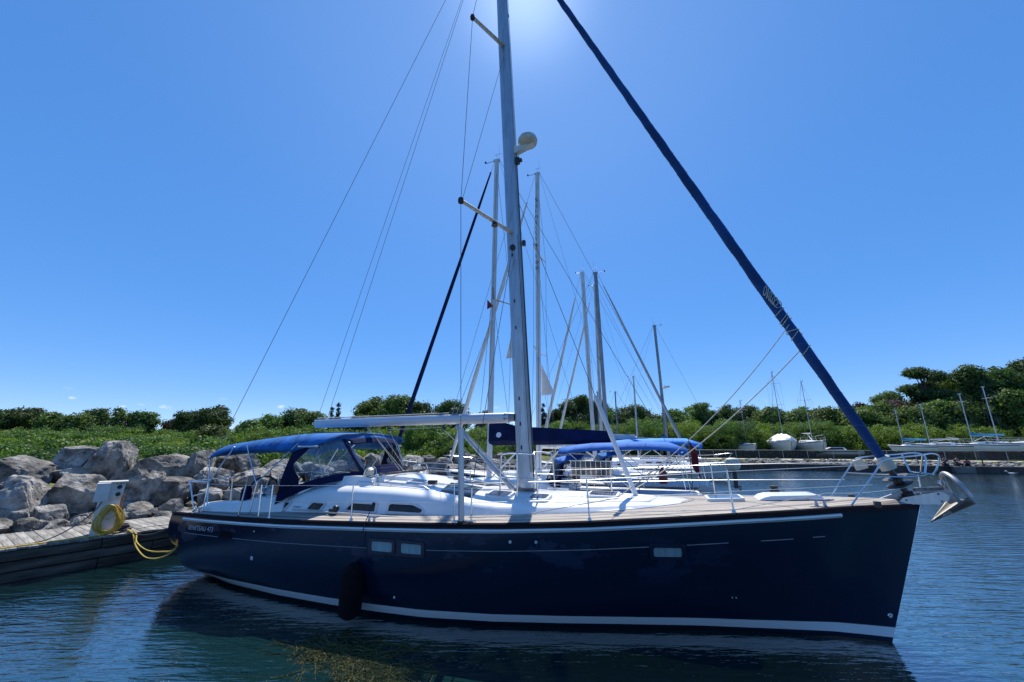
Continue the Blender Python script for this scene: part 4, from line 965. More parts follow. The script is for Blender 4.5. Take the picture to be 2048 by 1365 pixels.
def build_dodger():
    # outline curves of the screen: bottom on the roof, top under the bimini; fraction f runs aft-starboard -> front -> aft-port
    bot = [(10.62, 1.42, 1.46), (10.25, 1.37, 1.64), (9.85, 1.26, 1.80), (9.45, 1.02, 1.90), (9.12, .62, 1.945), (9.05, .3, 1.99), (9.05, 0, 2.0)]
    top = [(10.28, 1.45, 2.52), (10.15, 1.43, 2.57), (9.95, 1.36, 2.64), (9.75, 1.16, 2.71), (9.60, .86, 2.765), (9.56, .4, 2.80), (9.55, 0, 2.815)]
    bot = [Vector(p) for p in bot]; top = [Vector(p) for p in top]
    bot += [Vector((p.x, -p.y, p.z)) for p in bot[-2::-1]]; top += [Vector((p.x, -p.y, p.z)) for p in top[-2::-1]]
    B = smooth_path(bot, 6); T = smooth_path(top, 6); n = len(B) - 1
    def P(i, v, off=0.0):
        p = B[i].lerp(T[i], v); c = Vector((10.4, 0, p.z)); d = (p - c); d.z = 0; d.normalize()
        return p + d * (.05 * math.sin(v * math.pi) + off)
    # (from index, to index, v0, v1): canvas where the panel is cloth, clear vinyl otherwise
    def panel(name, i0, i1, v0f, v1f, mt, parent, off=0.0, nv=5):
        mb = MB(); rows = []
        for i in range(i0, i1 + 1):
            f = (i - i0) / max(1, i1 - i0); v0, v1 = v0f(f), v1f(f)
            rows.append([P(i, v0 + (v1 - v0) * k / nv, off) for k in range(nv + 1)])
        mb.loft(rows); ob = mb.build(name, mt, parent)
        md = ob.modifiers.new('thick', 'SOLIDIFY'); md.thickness = .005; md.offset = 0
        return ob
    c = lambda v: (lambda f: v)
    d = panel('dodger', 0, n, c(0), c(.16), 'canvas_navy', boat)
    panel('valance', 0, n, c(.93), c(1.0), 'canvas_blue', d)
    nn = 24
    for flip in (0, 1):
        I = (lambda a, b_: (a, b_)) if not flip else (lambda a, b_: (n - b_, n - a))
        g = (lambda fn: fn) if not flip else (lambda fn: (lambda f: fn(1 - f)))
        panel('side_curtain', *I(0, 5), g(c(.16)), g(c(.93)), 'canvas_navy', d)
        panel('side_curtain', *I(5, 8), g(c(.16)), g(lambda f: .62 - .30 * f), 'canvas_navy', d)
        panel('side_curtain', *I(5, 11), g(lambda f: .66 + .2 * f), g(c(.93)), 'canvas_navy', d)
        panel('window', *I(5, 23), g(lambda f: max(.16, .62 - 1.2 * f)), g(c(.93)), 'clear_vinyl', d, -.004, 8)
        panel('corner_strip', *I(23, 24), g(c(.14)), g(c(.95)), 'canvas_blue' if flip else 'canvas_navy', d, .004)
        panel('window', *I(24, 25), g(c(.16)), g(c(.93)), 'clear_vinyl', d, -.004)
    panel('sill', 25, n - 25, c(.16), c(.22), 'canvas_navy', d)
    panel('windshield_roll', 25, n - 25, c(.80), c(.93), 'canvas_navy', d, .03)
    for a in (1, -1):
        MB().tube(smooth_path([(9.95, a * 1.25, 1.75), (9.9, a * 1.24, 2.4), (9.85, a * 1.0, 2.68), (9.8, 0, 2.76)], 5), .012, 8).build('dodger_frame', 'steel', d)
        MB().tube([(9.95, a * 1.22, 1.85), (9.4, a * .75, 2.6)], .009, 6).build('dodger_frame', 'steel', d)
    return d
dodger = build_dodger()
# ------------------------------------------------------------------ things hung on the boat
def on_boat(o): o.location = BOAT_LOC; o.rotation_euler = (0, 0, BOAT_RZ); return o
fen = on_boat(thing('fender', 'long black cloth covered fender hanging against the navy hull', 'fender'))
ft = hull_t(8.0, .5)
fen_c = (8.02, ft + .165)
MB().lathe([(.03, .83), (.07, .81), (.135, .76), (.165, .68), (.17, .45), (.168, .2), (.15, .12), (.08, .07), (.03, .06)], (fen_c[0], fen_c[1], 0), (0, .02, 1), 22).build('fender_body', 'fender_cloth', fen)
MB().tube([(8.02, ft + .165, .83), (7.92, beam(8) + .03, 1.40), (7.86, beam(8) - .06, 1.67)], .0065, 6).build('rope', 'rope_dark', fen)
MB().lathe([(.022, -.03), (.03, 0), (.022, .03)], (7.865, beam(8) - .075, 1.66), (0, 0, 1), 8).build('knot', 'rope_dark', fen)

anc = on_boat(thing('anchor', 'galvanised roll bar anchor stowed on the bow roller of the navy sailboat', 'anchor'))
m = MB(); th = .012
P = [(.56, 1.795), (.50, 1.815), (.10, 1.985), (-.02, 2.005), (-.27, 2.03), (-.36, 1.995), (-.43, 1.84), (-.34, 1.80), (-.29, 1.91), (-.02, 1.945), (.10, 1.92), (.36, 1.80)]
m.prism([(s, -th, z) for s, z in P], (0, 2 * th, 0)); m.build('shank', 'galv', anc, False)
m = MB(); m.box((-.14, .0165, 1.988), (.34, .006, .034), Matrix.Rotation(R(4), 3, 'Y')); m.build('name_plate', 'galv_dark', anc, False)
text('lettering', 'Rocna  33', .036, 'letter_light', frame((.0, .021, 1.966), (-1, 0, .07), (0, 0, 1)), anc)
tip = Vector((-.08, 0, 1.556)); keel_r = Vector((-.60, .03, 1.835)); near_e = Vector((-.44, .23, 1.925)); far_e = Vector((-.52, -.25, 1.925))
def fluke(name, edge, mt, bow_):
    m = MB(); rows = []
    for i in range(11):
        f = i / 10; c = tip.lerp(keel_r, f); e = tip.lerp(edge, f); row = []
        for k in range(7):
            q = k / 6; p = c.lerp(e, q) + Vector((0, bow_ * math.sin(q * math.pi) * f, -.03 * math.sin(q * math.pi) * f)); row.append(p)
        rows.append(row)
    m.loft(rows); o = m.build(name, mt, anc); md = o.modifiers.new('t', 'SOLIDIFY'); md.thickness = .018; md.offset = 0
fluke('fluke', near_e, 'galv_dark', .05); fluke('fluke', far_e, 'galv_lit', -.05)  # same metal: shade painted into the near fluke, sunlight into the far one
m = MB(); m.prism([(-.16, .055, 1.615), (-.25, .135, 1.735), (-.30, .11, 1.69)], (0, .012, .0)); m.build('fluke_tip_plate', 'galv', anc, False)
arch = []
for k in range(25):
    a = math.pi * k / 24; arch.append(near_e.lerp(far_e, .5 - .5 * math.cos(a)) + Vector((.10 * math.sin(a), 0, .28 * math.sin(a))) + Vector((0, .04 * math.cos(a), 0)))
MB().tube(arch, .031, 12).build('roll_bar', 'galv', anc)
MB().lathe([(.03, -.02), (.045, 0), (.03, .02)], (-.29, .03, 2.075), (0, 1, 0), 12).build('shackle', 'steel', anc)
MB().lathe([(.013, 0), (.013, .02), (.001, .022)], (-.42, .06, 1.82), (0, 1, .2), 8).build('bolt', 'plastic_cream', anc)

# ------------------------------------------------------------------ dock
DOCK = (-9.30, 9.35); DRZ = math.atan2(.824, .566)
def dk(x, y, z):
    c, s = math.cos(DRZ), math.sin(DRZ); return Vector((DOCK[0] + x * c - y * s, DOCK[1] + x * s + y * c, z))
dock = thing('dock', 'weathered grey wooden dock with plank deck in front of the boulders', 'dock', (DOCK[0], DOCK[1], 0), DRZ)
random.seed(5)
pm = [MB().box((0, 0, 0), (.135, 2.2 + d, .04)).mesh('plank', 'plank', False) for d in (0, .02, .035)]
for me in pm:
    pass
x = -6.2; i = 0
while x < 6.3:
    o = link('plank', pm[i % 3], dock); o.location = (x, 1.10 + random.uniform(-.012, .012), .60 + random.uniform(-.004, .004))
    o.rotation_euler = (random.uniform(-.004, .004), random.uniform(-.012, .012), random.uniform(-.004, .004)); x += .1445; i += 1
fm = MB().box((0, 0, 0), (3.58, .06, .170)).mesh('fascia_board', 'fascia', False)
for r_, zc in enumerate((.485, .285, .085)):
    for k in range(4):
        o = link('fascia_board', fm, dock); o.location = (-4.5 + 3.6 * k + (.9 if r_ == 1 else 0) - .6, .03 + random.uniform(-.006, .006), zc + random.uniform(-.004, .004))
        o.rotation_euler = (0, random.uniform(-.003, .003), 0)
em = MB().box((0, 0, 0), (.06, 2.1, .185)).mesh('end_board', 'fascia', False)
for zc in (.485, .285, .085): o = link('end_board', em, dock); o.location = (6.33, 1.1, zc)
MB().box((0, 1.1, .22), (12.3, 1.9, .60)).build('float', 'seawall_steel', dock, False)
for k in range(5):
    MB().lathe([(.014, 0), (.014, .012), (.001, .014)], (-3.2 + 1.9 * k, 0, .30 + .2 * (k % 2)), (0, -1, 0), 8).build('bolt', 'galv_dark', dock)
# power pedestal
ped = thing('power_pedestal', 'white plastic shore power pedestal standing on the dock edge', 'pedestal', tuple(dk(.34, .42, .62)), DRZ + R(-12))
m = MB(); rows = []
for z, a, b_ in ((0, .20, .15), (.3, .195, .145), (.72, .19, .14), (.80, .20, .16), (1.12, .215, .17), (1.14, .20, .16)):
    rows.append([(a * q[0], b_ * q[1], z) for q in ((-1, -1), (-.55, -1.08), (.55, -1.08), (1, -1), (1, 1), (-1, 1))])
m.loft(rows, closed=True, cap0=True, cap1=True).build('post', 'plastic_white', ped, False)
m = MB(); m.box((-.15, -.225, .93), (.24, .12, .40), Matrix.Rotation(R(7), 3, 'X'), taper=.93); box_ = m.build('meter_box', 'plastic_white', ped, False)
MB().box((-.15, -.272, 1.03), (.12, .012, .07), Matrix.Rotation(R(7), 3, 'X')).build('display', 'hatch_smoke', box_, False)
m = MB(); m.prism([(-.25, -.24, 1.125), (.25, -.24, 1.125), (.25, .21, 1.125), (-.25, .21, 1.125)], (0, 0, .022)); m.build('cap', 'plastic_cream', ped, False)
MB().tube([(.225, -.10, 0.02), (.225, -.10, .85)], .018, 8).build('conduit', 'orange_box', ped)
for k in range(3): MB().box((.03 + .065 * k, -.186, .95), (.014, .02, .36)).build('rib', 'plastic_white', ped, False)
for k, zz in enumerate((.86, 1.02)):
    so = MB().lathe([(.045, 0), (.045, .03), (.03, .034), (.001, .02)], (.12, -.172, zz), (0, -1, 0), 14).build('socket', 'black_plastic', ped)
MB().box((.12, -.180, 1.09), (.14, .006, .03)).build('label_plate', 'letter_grey', ped, False)
# hose coil hung on the pedestal
coil = thing('garden_hose', 'thick coil of yellow hose hanging on the white pedestal', 'hose', tuple(dk(.34, .42, .62)), DRZ + R(-12))
random.seed(11)
P = []
for k in range(13 * 24):
    a = 2 * math.pi * k / 24; w = k / 24
    f = (w * .618) % 1.0
    rx = .11 + .125 * f + .012 * math.sin(w * 5.1); top = .64 - .14 * (1 - f) * abs(math.sin(w * 2.3)); bot = .03 + .07 * (1 - f)
    cz, rz = (top + bot) / 2, (top - bot) / 2; q = math.cos(a)
    P.append((.08 + .03 * math.sin(w * 1.9) + rx * math.sin(a) * (1.0 - .32 * q), -.21 - .009 * w + .025 * q, cz + rz * q))
MB().tube(P, .0105, 6).build('hose_coil', 'hose_yellow', coil)
P = [(.03 + .13 * math.sin(a) , -.34, .50 + .15 * math.cos(a)) for a in np.linspace(-2.4, 3.3, 30)]
MB().tube(P, .0115, 6).build('hose_coil', 'hose_yellow', coil)
q = MB().tube(smooth_path([dk(.50, .12, .66), dk(.1, .05, .645), dk(-.6, .09, .642), dk(-1.6, .06, .642), dk(-2.6, .10, .642), dk(-4.0, .12, .642)], 6), .014, 6).build('hose', 'hose_yellow')
tag(q, 'yellow hose lying along the dock edge away from the pedestal', 'hose')
q = MB().tube(smooth_path([dk(.20, .26, 1.42), dk(.12, .22, 1.2), dk(-.1, .16, .95), dk(-.45, .12, .72), dk(-.8, .14, .645), dk(-1.5, .25, .642)], 6), .012, 6).build('power_cable', 'wire')
tag(q, 'dark power cable drooping from the pedestal box to the planks', 'cable')
# rope heap beside the pedestal
random.seed(4); P = []
for k in range(60):
    a = k * .75; P.append(dk(.66 + .14 * math.cos(a) * (1 - k / 140) + random.uniform(-.02, .02), .26 + .10 * math.sin(a * 1.07) + random.uniform(-.02, .02), .65 + .0022 * k + random.uniform(0, .02)))
q = MB().tube(smooth_path(P, 3), .020, 6).build('rope_heap', 'rope_dark'); tag(q, 'heap of dark purple mooring rope on the dock by the hose coil', 'rope')
P = [dk(.95 + .26 * k + .05 * math.sin(k * 2.2), .42 + .10 * math.sin(k * 1.3), .635) for k in range(7)]
q = MB().tube(smooth_path(P, 6), .011, 6).build('white_rope', 'rope_white'); tag(q, 'thin white rope snaking over the dock planks', 'rope')
# yellow shore cable looping from dock to stern, dark stern line
def bw(s, t, z):
    c, s_ = math.cos(BOAT_RZ), math.sin(BOAT_RZ); return Vector((BOAT_LOC[0] + s * c - t * s_, BOAT_LOC[1] + s * s_ + t * c, z))
a = dk(.72, .2, .68); b_ = dk(.78, -.05, .60); e = bw(13.14, 1.50, .50)
for k, dz in enumerate((0.0, .14)):
    lo = b_.lerp(e, .42); lo.z = .20 + dz; lo2 = b_.lerp(e, .75); lo2.z = .27 + dz * .8
    q = MB().tube(smooth_path([a, b_ + Vector((.04 * k, .04 * k, 0)), b_.lerp(e, .14) + Vector((0, 0, -.22 + dz * .6)), lo, lo2, e, bw(13.14 + .05 * k, 1.40 - .1 * k, .9), bw(13.08, 1.45, 1.22), bw(12.9, 1.40, 1.32)], 8), .014, 6).build('shore_cable', 'cable_yellow')
    tag(q, ('lower' if k == 0 else 'upper') + ' yellow shore cable sagging from the dock to the navy stern', 'cable', 'yellow shore cables')
q = MB().tube(sag(dk(.70, .2, .66), bw(12.5, 1.62, 1.36), .28, 16), .012, 6).build('stern_line', 'rope_dark'); tag(q, 'black mooring line running from rope heap to the stern cleat', 'rope')

# ------------------------------------------------------------------ boulders
def rock_mat():
    m = bpy.data.materials.new('limestone'); m.use_nodes = True; nt = m.node_tree; b = nt.nodes['Principled BSDF']; N = nt.nodes.new; Lk = nt.links.new
    tc = N('ShaderNodeTexCoord'); oi = N('ShaderNodeObjectInfo'); ge = N('ShaderNodeNewGeometry')
    ad = N('ShaderNodeVectorMath'); ad.operation = 'ADD'; Lk(ge.outputs['Position'], ad.inputs[0]); Lk(oi.outputs['Random'], ad.inputs[1])
    n1 = N('ShaderNodeTexNoise'); n1.inputs['Scale'].default_value = 2.2; n1.inputs['Detail'].default_value = 8; n1.inputs['Roughness'].default_value = .65; Lk(ad.outputs[0], n1.inputs['Vector'])
    n2 = N('ShaderNodeTexNoise'); n2.inputs['Scale'].default_value = 11; n2.inputs['Detail'].default_value = 6; n2.inputs['Roughness'].default_value = .7; Lk(ad.outputs[0], n2.inputs['Vector'])
    cr = N('ShaderNodeValToRGB'); Lk(n1.outputs['Fac'], cr.inputs[0])
    e = cr.color_ramp.elements; e[0].position = .36; e[0].color = (.085, .078, .070, 1); e[1].position = .66; e[1].color = (.46, .435, .395, 1)
    x = e.new(.5); x.color = (.25, .236, .212, 1)
    k = N('ShaderNodeMixRGB'); k.blend_type = 'OVERLAY'; k.inputs['Fac'].default_value = .6; Lk(cr.outputs[0], k.inputs['Color1']); Lk(n2.outputs['Fac'], k.inputs['Color2'])
    wv = N('ShaderNodeVectorMath'); wv.operation = 'MULTIPLY_ADD'; wv.inputs[1].default_value = (.5, .5, .5); Lk(n1.outputs['Color'], wv.inputs[0]); Lk(ad.outputs[0], wv.inputs[2])
    vo = N('ShaderNodeTexVoronoi'); vo.feature = 'DISTANCE_TO_EDGE'; vo.inputs['Scale'].default_value = 1.5; Lk(wv.outputs[0], vo.inputs['Vector'])
    ck = N('ShaderNodeMapRange'); ck.inputs['From Min'].default_value = .0; ck.inputs['From Max'].default_value = .03; ck.inputs['To Min'].default_value = .58
    nm = N('ShaderNodeTexNoise'); nm.inputs['Scale'].default_value = 1.3; nm.inputs['Detail'].default_value = 3; Lk(ad.outputs[0], nm.inputs['Vector'])
    mk = N('ShaderNodeMapRange'); mk.inputs['From Min'].default_value = .56; mk.inputs['From Max'].default_value = .46; mk.inputs['To Max'].default_value = .2; Lk(nm.outputs['Fac'], mk.inputs['Value'])
    sm_ = N('ShaderNodeMath'); Lk(vo.outputs['Distance'], sm_.inputs[0]); Lk(mk.outputs[0], sm_.inputs[1]); Lk(sm_.outputs[0], ck.inputs['Value'])
    km = N('ShaderNodeMixRGB'); km.blend_type = 'MULTIPLY'; km.inputs['Fac'].default_value = 1; Lk(k.outputs[0], km.inputs['Color1']); Lk(ck.outputs[0], km.inputs['Color2']); k = km
    hs = N('ShaderNodeHueSaturation'); r = N('ShaderNodeMapRange'); r.inputs['To Min'].default_value = .75; r.inputs['To Max'].default_value = 1.2
    Lk(oi.outputs['Random'], r.inputs['Value']); Lk(r.outputs[0], hs.inputs['Value']); Lk(k.outputs[0], hs.inputs['Color']); Lk(hs.outputs[0], b.inputs['Base Color'])
    b.inputs['Roughness'].default_value = .92; b.inputs['Specular IOR Level'].default_value = .25
    mu = N('ShaderNodeMath'); mu.operation = 'MULTIPLY_ADD'; mu.inputs[1].default_value = .35; Lk(n2.outputs['Fac'], mu.inputs[0]); Lk(n1.outputs['Fac'], mu.inputs[2])
    mu2 = N('ShaderNodeMath'); mu2.operation = 'MULTIPLY_ADD'; mu2.inputs[1].default_value = .35; Lk(ck.outputs[0], mu2.inputs[0]); Lk(mu.outputs[0], mu2.inputs[2]); mu = mu2
    bn = N('ShaderNodeBump'); bn.inputs['Distance'].default_value = .14; bn.inputs['Strength'].default_value = 1.0; Lk(mu.outputs[0], bn.inputs['Height']); Lk(bn.outputs[0], b.inputs['Normal'])
    MATS['limestone'] = m
rock_mat()
import bmesh
def rock_mesh(seed, sub=5, cuts=15):
    rnd = random.Random(seed * 7 + 1); bm = bmesh.new(); bmesh.ops.create_icosphere(bm, subdivisions=sub, radius=1.0)
    planes = [(Vector((rnd.uniform(-.25, .25), rnd.uniform(-.25, .25), 1)).normalized(), rnd.uniform(.62, .75))]
    for _ in range(cuts):
        d = Vector((rnd.gauss(0, 1), rnd.gauss(0, 1), rnd.gauss(0, .75))).normalized(); planes.append((d, rnd.uniform(.60, .86)))
    off = Vector((seed * 3.1, seed * 1.7, 0))
    for v in bm.verts:
        p = v.co * 1.12
        for _ in range(2):
            for d, h in planes:
                q = p.dot(d)
                if q > h: p -= d * (q - h)
        n = mnoise.fractal(p * 1.7 + off, 1.0, 2.0, 6) * .085
        cr = abs(mnoise.noise(p * 2.3 + off * 2)); n -= .05 * max(0, .12 - cr) / .12
        rg = 1 - abs(mnoise.noise(p * 3.6 + off * 3)); v.co = p * (1 + n) + p.normalized() * (.020 * mnoise.noise(p * 9 + off) + .035 * (rg - .75) + .010 * mnoise.noise(p * 22 + off))
    me = bpy.data.meshes.new('boulder'); bm.to_mesh(me); bm.free()
    me.polygons.foreach_set('use_smooth', [True] * len(me.polygons)); me.materials.append(MATS['limestone'])
    try: me.set_sharp_from_angle(angle=R(22))
    except Exception: pass
    return me
RM = [rock_mesh(k + 1) for k in range(9)]
ROCKS = [(-12.08, 9.89, 0.75, 0.29, 0.23), (-11.7, 10.26, 0.76, 0.19, 0.22), (-11.71, 10.61, 0.69, 0.11, 0.17), (-11.36, 10.68, 0.65, 0.27, 0.19), (-11.21, 10.99, 0.64, 0.21, 0.22), (-10.72, 11.69, 0.66, 0.17, 0.19), (-10.54, 11.96, 0.72, 0.2, 0.17), (-10.44, 12.28, 0.71, 0.15, 0.16), (-10.2, 12.37, 0.67, 0.2, 0.13), (-10.32, 12.81, 0.78, 0.26, 0.3), (-11.2, 11.71, 0.73, 0.18, 0.25), (-11.48, 11.48, 0.7, 0.24, 0.2), (-12.94, 10.94, 1.25, 0.6, 0.68), (-12.45, 12.0, 1.21, 0.67, 0.64), (-11.64, 12.83, 1.26, 0.66, 0.58), (-11.33, 13.64, 1.21, 0.59, 0.49), (-12.4, 10.49, 0.87, 0.32, 0.31), (-12.1, 11.1, 0.86, 0.35, 0.29), (-11.12, 12.35, 0.76, 0.41, 0.29), (-14.0, 11.68, 1.84, 0.76, 0.56), (-13.68, 12.86, 2.21, 0.53, 0.45), (-13.31, 12.7, 1.77, 0.62, 0.31), (-13.06, 13.41, 2.17, 0.49, 0.64), (-12.97, 14.25, 1.75, 0.19, 0.29), (-12.21, 14.47, 1.84, 0.63, 0.55), (-11.53, 15.28, 1.73, 0.44, 0.68), (-10.73, 14.87, 1.35, 0.62, 0.54), (-11.23, 16.78, 1.84, 0.78, 0.48), (-10.1, 15.96, 1.3, 0.67, 0.48), (-12.37, 15.82, 1.54, 0.34, 0.33), (-10.22, 18.25, 1.64, 0.79, 0.44), (-9.45, 16.9, 1.19, 0.71, 0.48), (-8.74, 16.17, 0.87, 0.47, 0.34), (-9.34, 19.01, 1.49, 0.43, 0.46), (-8.5, 18.45, 1.25, 0.56, 0.5), (-8.6, 20.6, 1.48, 0.58, 0.46), (-8.1, 20.99, 1.67, 0.41, 0.7), (-7.46, 21.74, 1.67, 0.5, 0.62), (-7.02, 22.56, 1.67, 0.35, 0.55), (-7.65, 18.46, 1.04, 0.82, 0.5), (-6.73, 20.51, 1.16, 0.88, 0.37), (-10.07, 14.05, 0.9, 0.37, 0.33), (-9.52, 14.86, 0.88, 0.49, 0.35), (-6.31, 22.89, 1.56, 0.39, 0.46), (-5.84, 24.09, 1.63, 0.71, 0.47), (-5.8, 25.03, 1.71, 0.36, 0.31), (-5.18, 25.41, 1.75, 0.46, 0.36), (-4.41, 24.06, 1.26, 0.78, 0.51), (-4.41, 26.35, 1.48, 0.59, 0.45), (-4.05, 27.94, 1.86, 0.32, 0.43), (-3.44, 27.77, 1.71, 0.59, 0.44), (-2.69, 28.32, 1.58, 0.55, 0.5), (-1.97, 29.91, 1.63, 0.55, 0.46), (-3.55, 24.61, 1.14, 0.74, 0.43), (-2.35, 26.18, 1.07, 0.79, 0.48), (-1.18, 28.58, 1.26, 0.69, 0.52), (-5.28, 21.91, 1.19, 0.64, 0.4), (-0.93, 31.77, 1.7, 0.58, 0.43), (-6.03, 20.47, 1.05, 0.47, 0.37)]
RLAB = {0: 'small pale rock at the photo edge behind the dock', 1: 'pointed light grey rock on the back of the dock near the photo edge', 2: 'tiny dark rock wedged between two pale rocks behind the dock', 3: 'low flat pale rock lying behind the dock planks', 4: 'tilted pale rock just behind the pedestal foot', 5: 'small rock behind the hanging yellow hose coil', 6: 'angular pale rock on the dock back edge past the pedestal', 7: 'small dark rock behind the angular pale one', 8: 'flat pale stone slab nearest the stern on the dock edge', 9: 'rounded speckled rock beside the stern rail', 10: 'rock half hidden behind the white pedestal', 11: 'low rock in shade between pedestal and big boulders',
        12: 'huge boulder with pale sloping top at the photo edge above the dock', 13: 'long flat topped boulder behind the power pedestal', 14: 'large peaked boulder immediately past the pedestal head', 15: 'broad speckled boulder next to the stern rail', 16: 'shaded boulder under the huge one at the photo edge', 17: 'shaded boulder under the long flat topped one', 18: 'dark shaded boulder below the large peaked one', 19: 'wide sloping boulder in the upper row at the photo edge', 20: 'pale lumpy boulder on top of the heap, second from the edge', 21: 'flat slab carrying the pale lumpy boulder', 22: 'tallest rounded boulder standing on top of the heap', 23: 'small stone beside the tallest boulder', 24: 'big dome shaped boulder in the upper row beside the tallest', 25: 'upright slab boulder behind the bimini aft end', 26: 'light domed boulder under the bimini aft corner', 27: 'wide flat topped boulder under the bimini', 28: 'dark round boulder above the near steering wheel', 29: 'small boulder peeping between the dome and the upright slab', 30: 'blocky boulder seen under the bimini beside the dodger', 31: 'rough dark boulder behind the dodger side curtain', 32: 'low boulder in shade behind the steering wheels'}
ORD = []
random.seed(21)
for i, (x, y, z, rx, rz) in enumerate(ROCKS):
    o = link('boulder', RM[(i * 5 + 2) % 9]); o.location = (x, y, z - .06)
    k = 1.17 if i < 43 else 1.12
    o.scale = (rx * k * random.uniform(.98, 1.1), max(rx, rz) * k * random.uniform(.95, 1.15), rz * k * 1.12)
    o.rotation_euler = (random.uniform(-.12, .12), random.uniform(-.12, .12), random.uniform(-.5, .5) + R(35) + (math.pi if i % 2 else 0))
    if i in RLAB: tag(o, RLAB[i], 'boulder', 'breakwater boulders')
    else: ORD.append((o, x / y, z, i < 43))
NTH = ['first', 'second', 'third', 'fourth', 'fifth', 'sixth', 'seventh', 'eighth', 'ninth', 'tenth', 'eleventh', 'twelfth', 'thirteenth']
for thru in (True, False):
    for up in (True, False):
        L_ = sorted([q for q in ORD if q[3] == thru and (q[2] > 1.42) == up], key=lambda q: q[1])
        for k, q in enumerate(L_):
            if thru: tag(q[0], NTH[k] + (' upper' if up else ' lower') + ' boulder behind the dodger windows, counting from the stern', 'boulder', 'boulders behind the dodger')
            else: tag(q[0], NTH[k] + (' upper' if up else ' lower') + ' boulder of the far breakwater, counting from dodger to mast', 'boulder', 'far breakwater boulders')
# wild flowers between dock and boulders
wf = thing('wildflower', 'small yellow wildflower growing behind the power pedestal', 'plant', tuple(dk(.75, 2.35, .5)), 0)
rnd_ = random.Random(3)
for k in range(5):
    tp = Vector((rnd_.uniform(-.14, .14), rnd_.uniform(-.1, .1), rnd_.uniform(.45, .75))); MB().tube([(tp.x * .3, tp.y * .3, 0), (tp.x * .8, tp.y, tp.z * .6), tuple(tp)], .006, 5).build('stem', 'leaf_shoot', wf)
    MB().lathe([(.004, -.01), (.035, .005), (.045, .02), (.015, .03), (.001, .03)], tp, (0, -.5, 1), 9).build('blossom', 'cable_yellow', wf)
# filler core of the breakwater: smaller stones one cannot count
def rock_fill():
    rnd = random.Random(8); bm = MB()
    base = []
    b2 = bmesh.new(); bmesh.ops.create_icosphere(b2, subdivisions=1, radius=1.0); bv = [v.co.copy() for v in b2.verts]; bf = [tuple(v.index for v in f.verts) for f in b2.faces]; b2.free()
    for k in range(520):
        q = rnd.uniform(-7, 26); w = rnd.uniform(2.3, 7.2)
        p = dk(q, w, 0); top = interp(w, [2.3, 3.6, 5.2, 7.2], [.40, .70, 1.25, .9])
        p.z = rnd.uniform(.1, top); r = rnd.uniform(.16, .42); n = len(bm.v); sc = (rnd.uniform(.8, 1.3), rnd.uniform(.8, 1.3), rnd.uniform(.6, .95)); rz = rnd.uniform(0, 6)
        for v in bv:
            j = 1 + rnd.uniform(-.2, .2); x_, y_ = v.x * sc[0] * j, v.y * sc[1] * j
            bm.v.append((p.x + r * (x_ * math.cos(rz) - y_ * math.sin(rz)), p.y + r * (x_ * math.sin(rz) + y_ * math.cos(rz)), p.z + r * v.z * sc[2] * j))
        bm.f += [tuple(i + n for i in f) for f in bf]
    o = bm.build('rubble', 'limestone', None, False); tag(o, 'smaller grey stones filling the breakwater between the boulders', 'rubble', kind='stuff')
rock_fill()

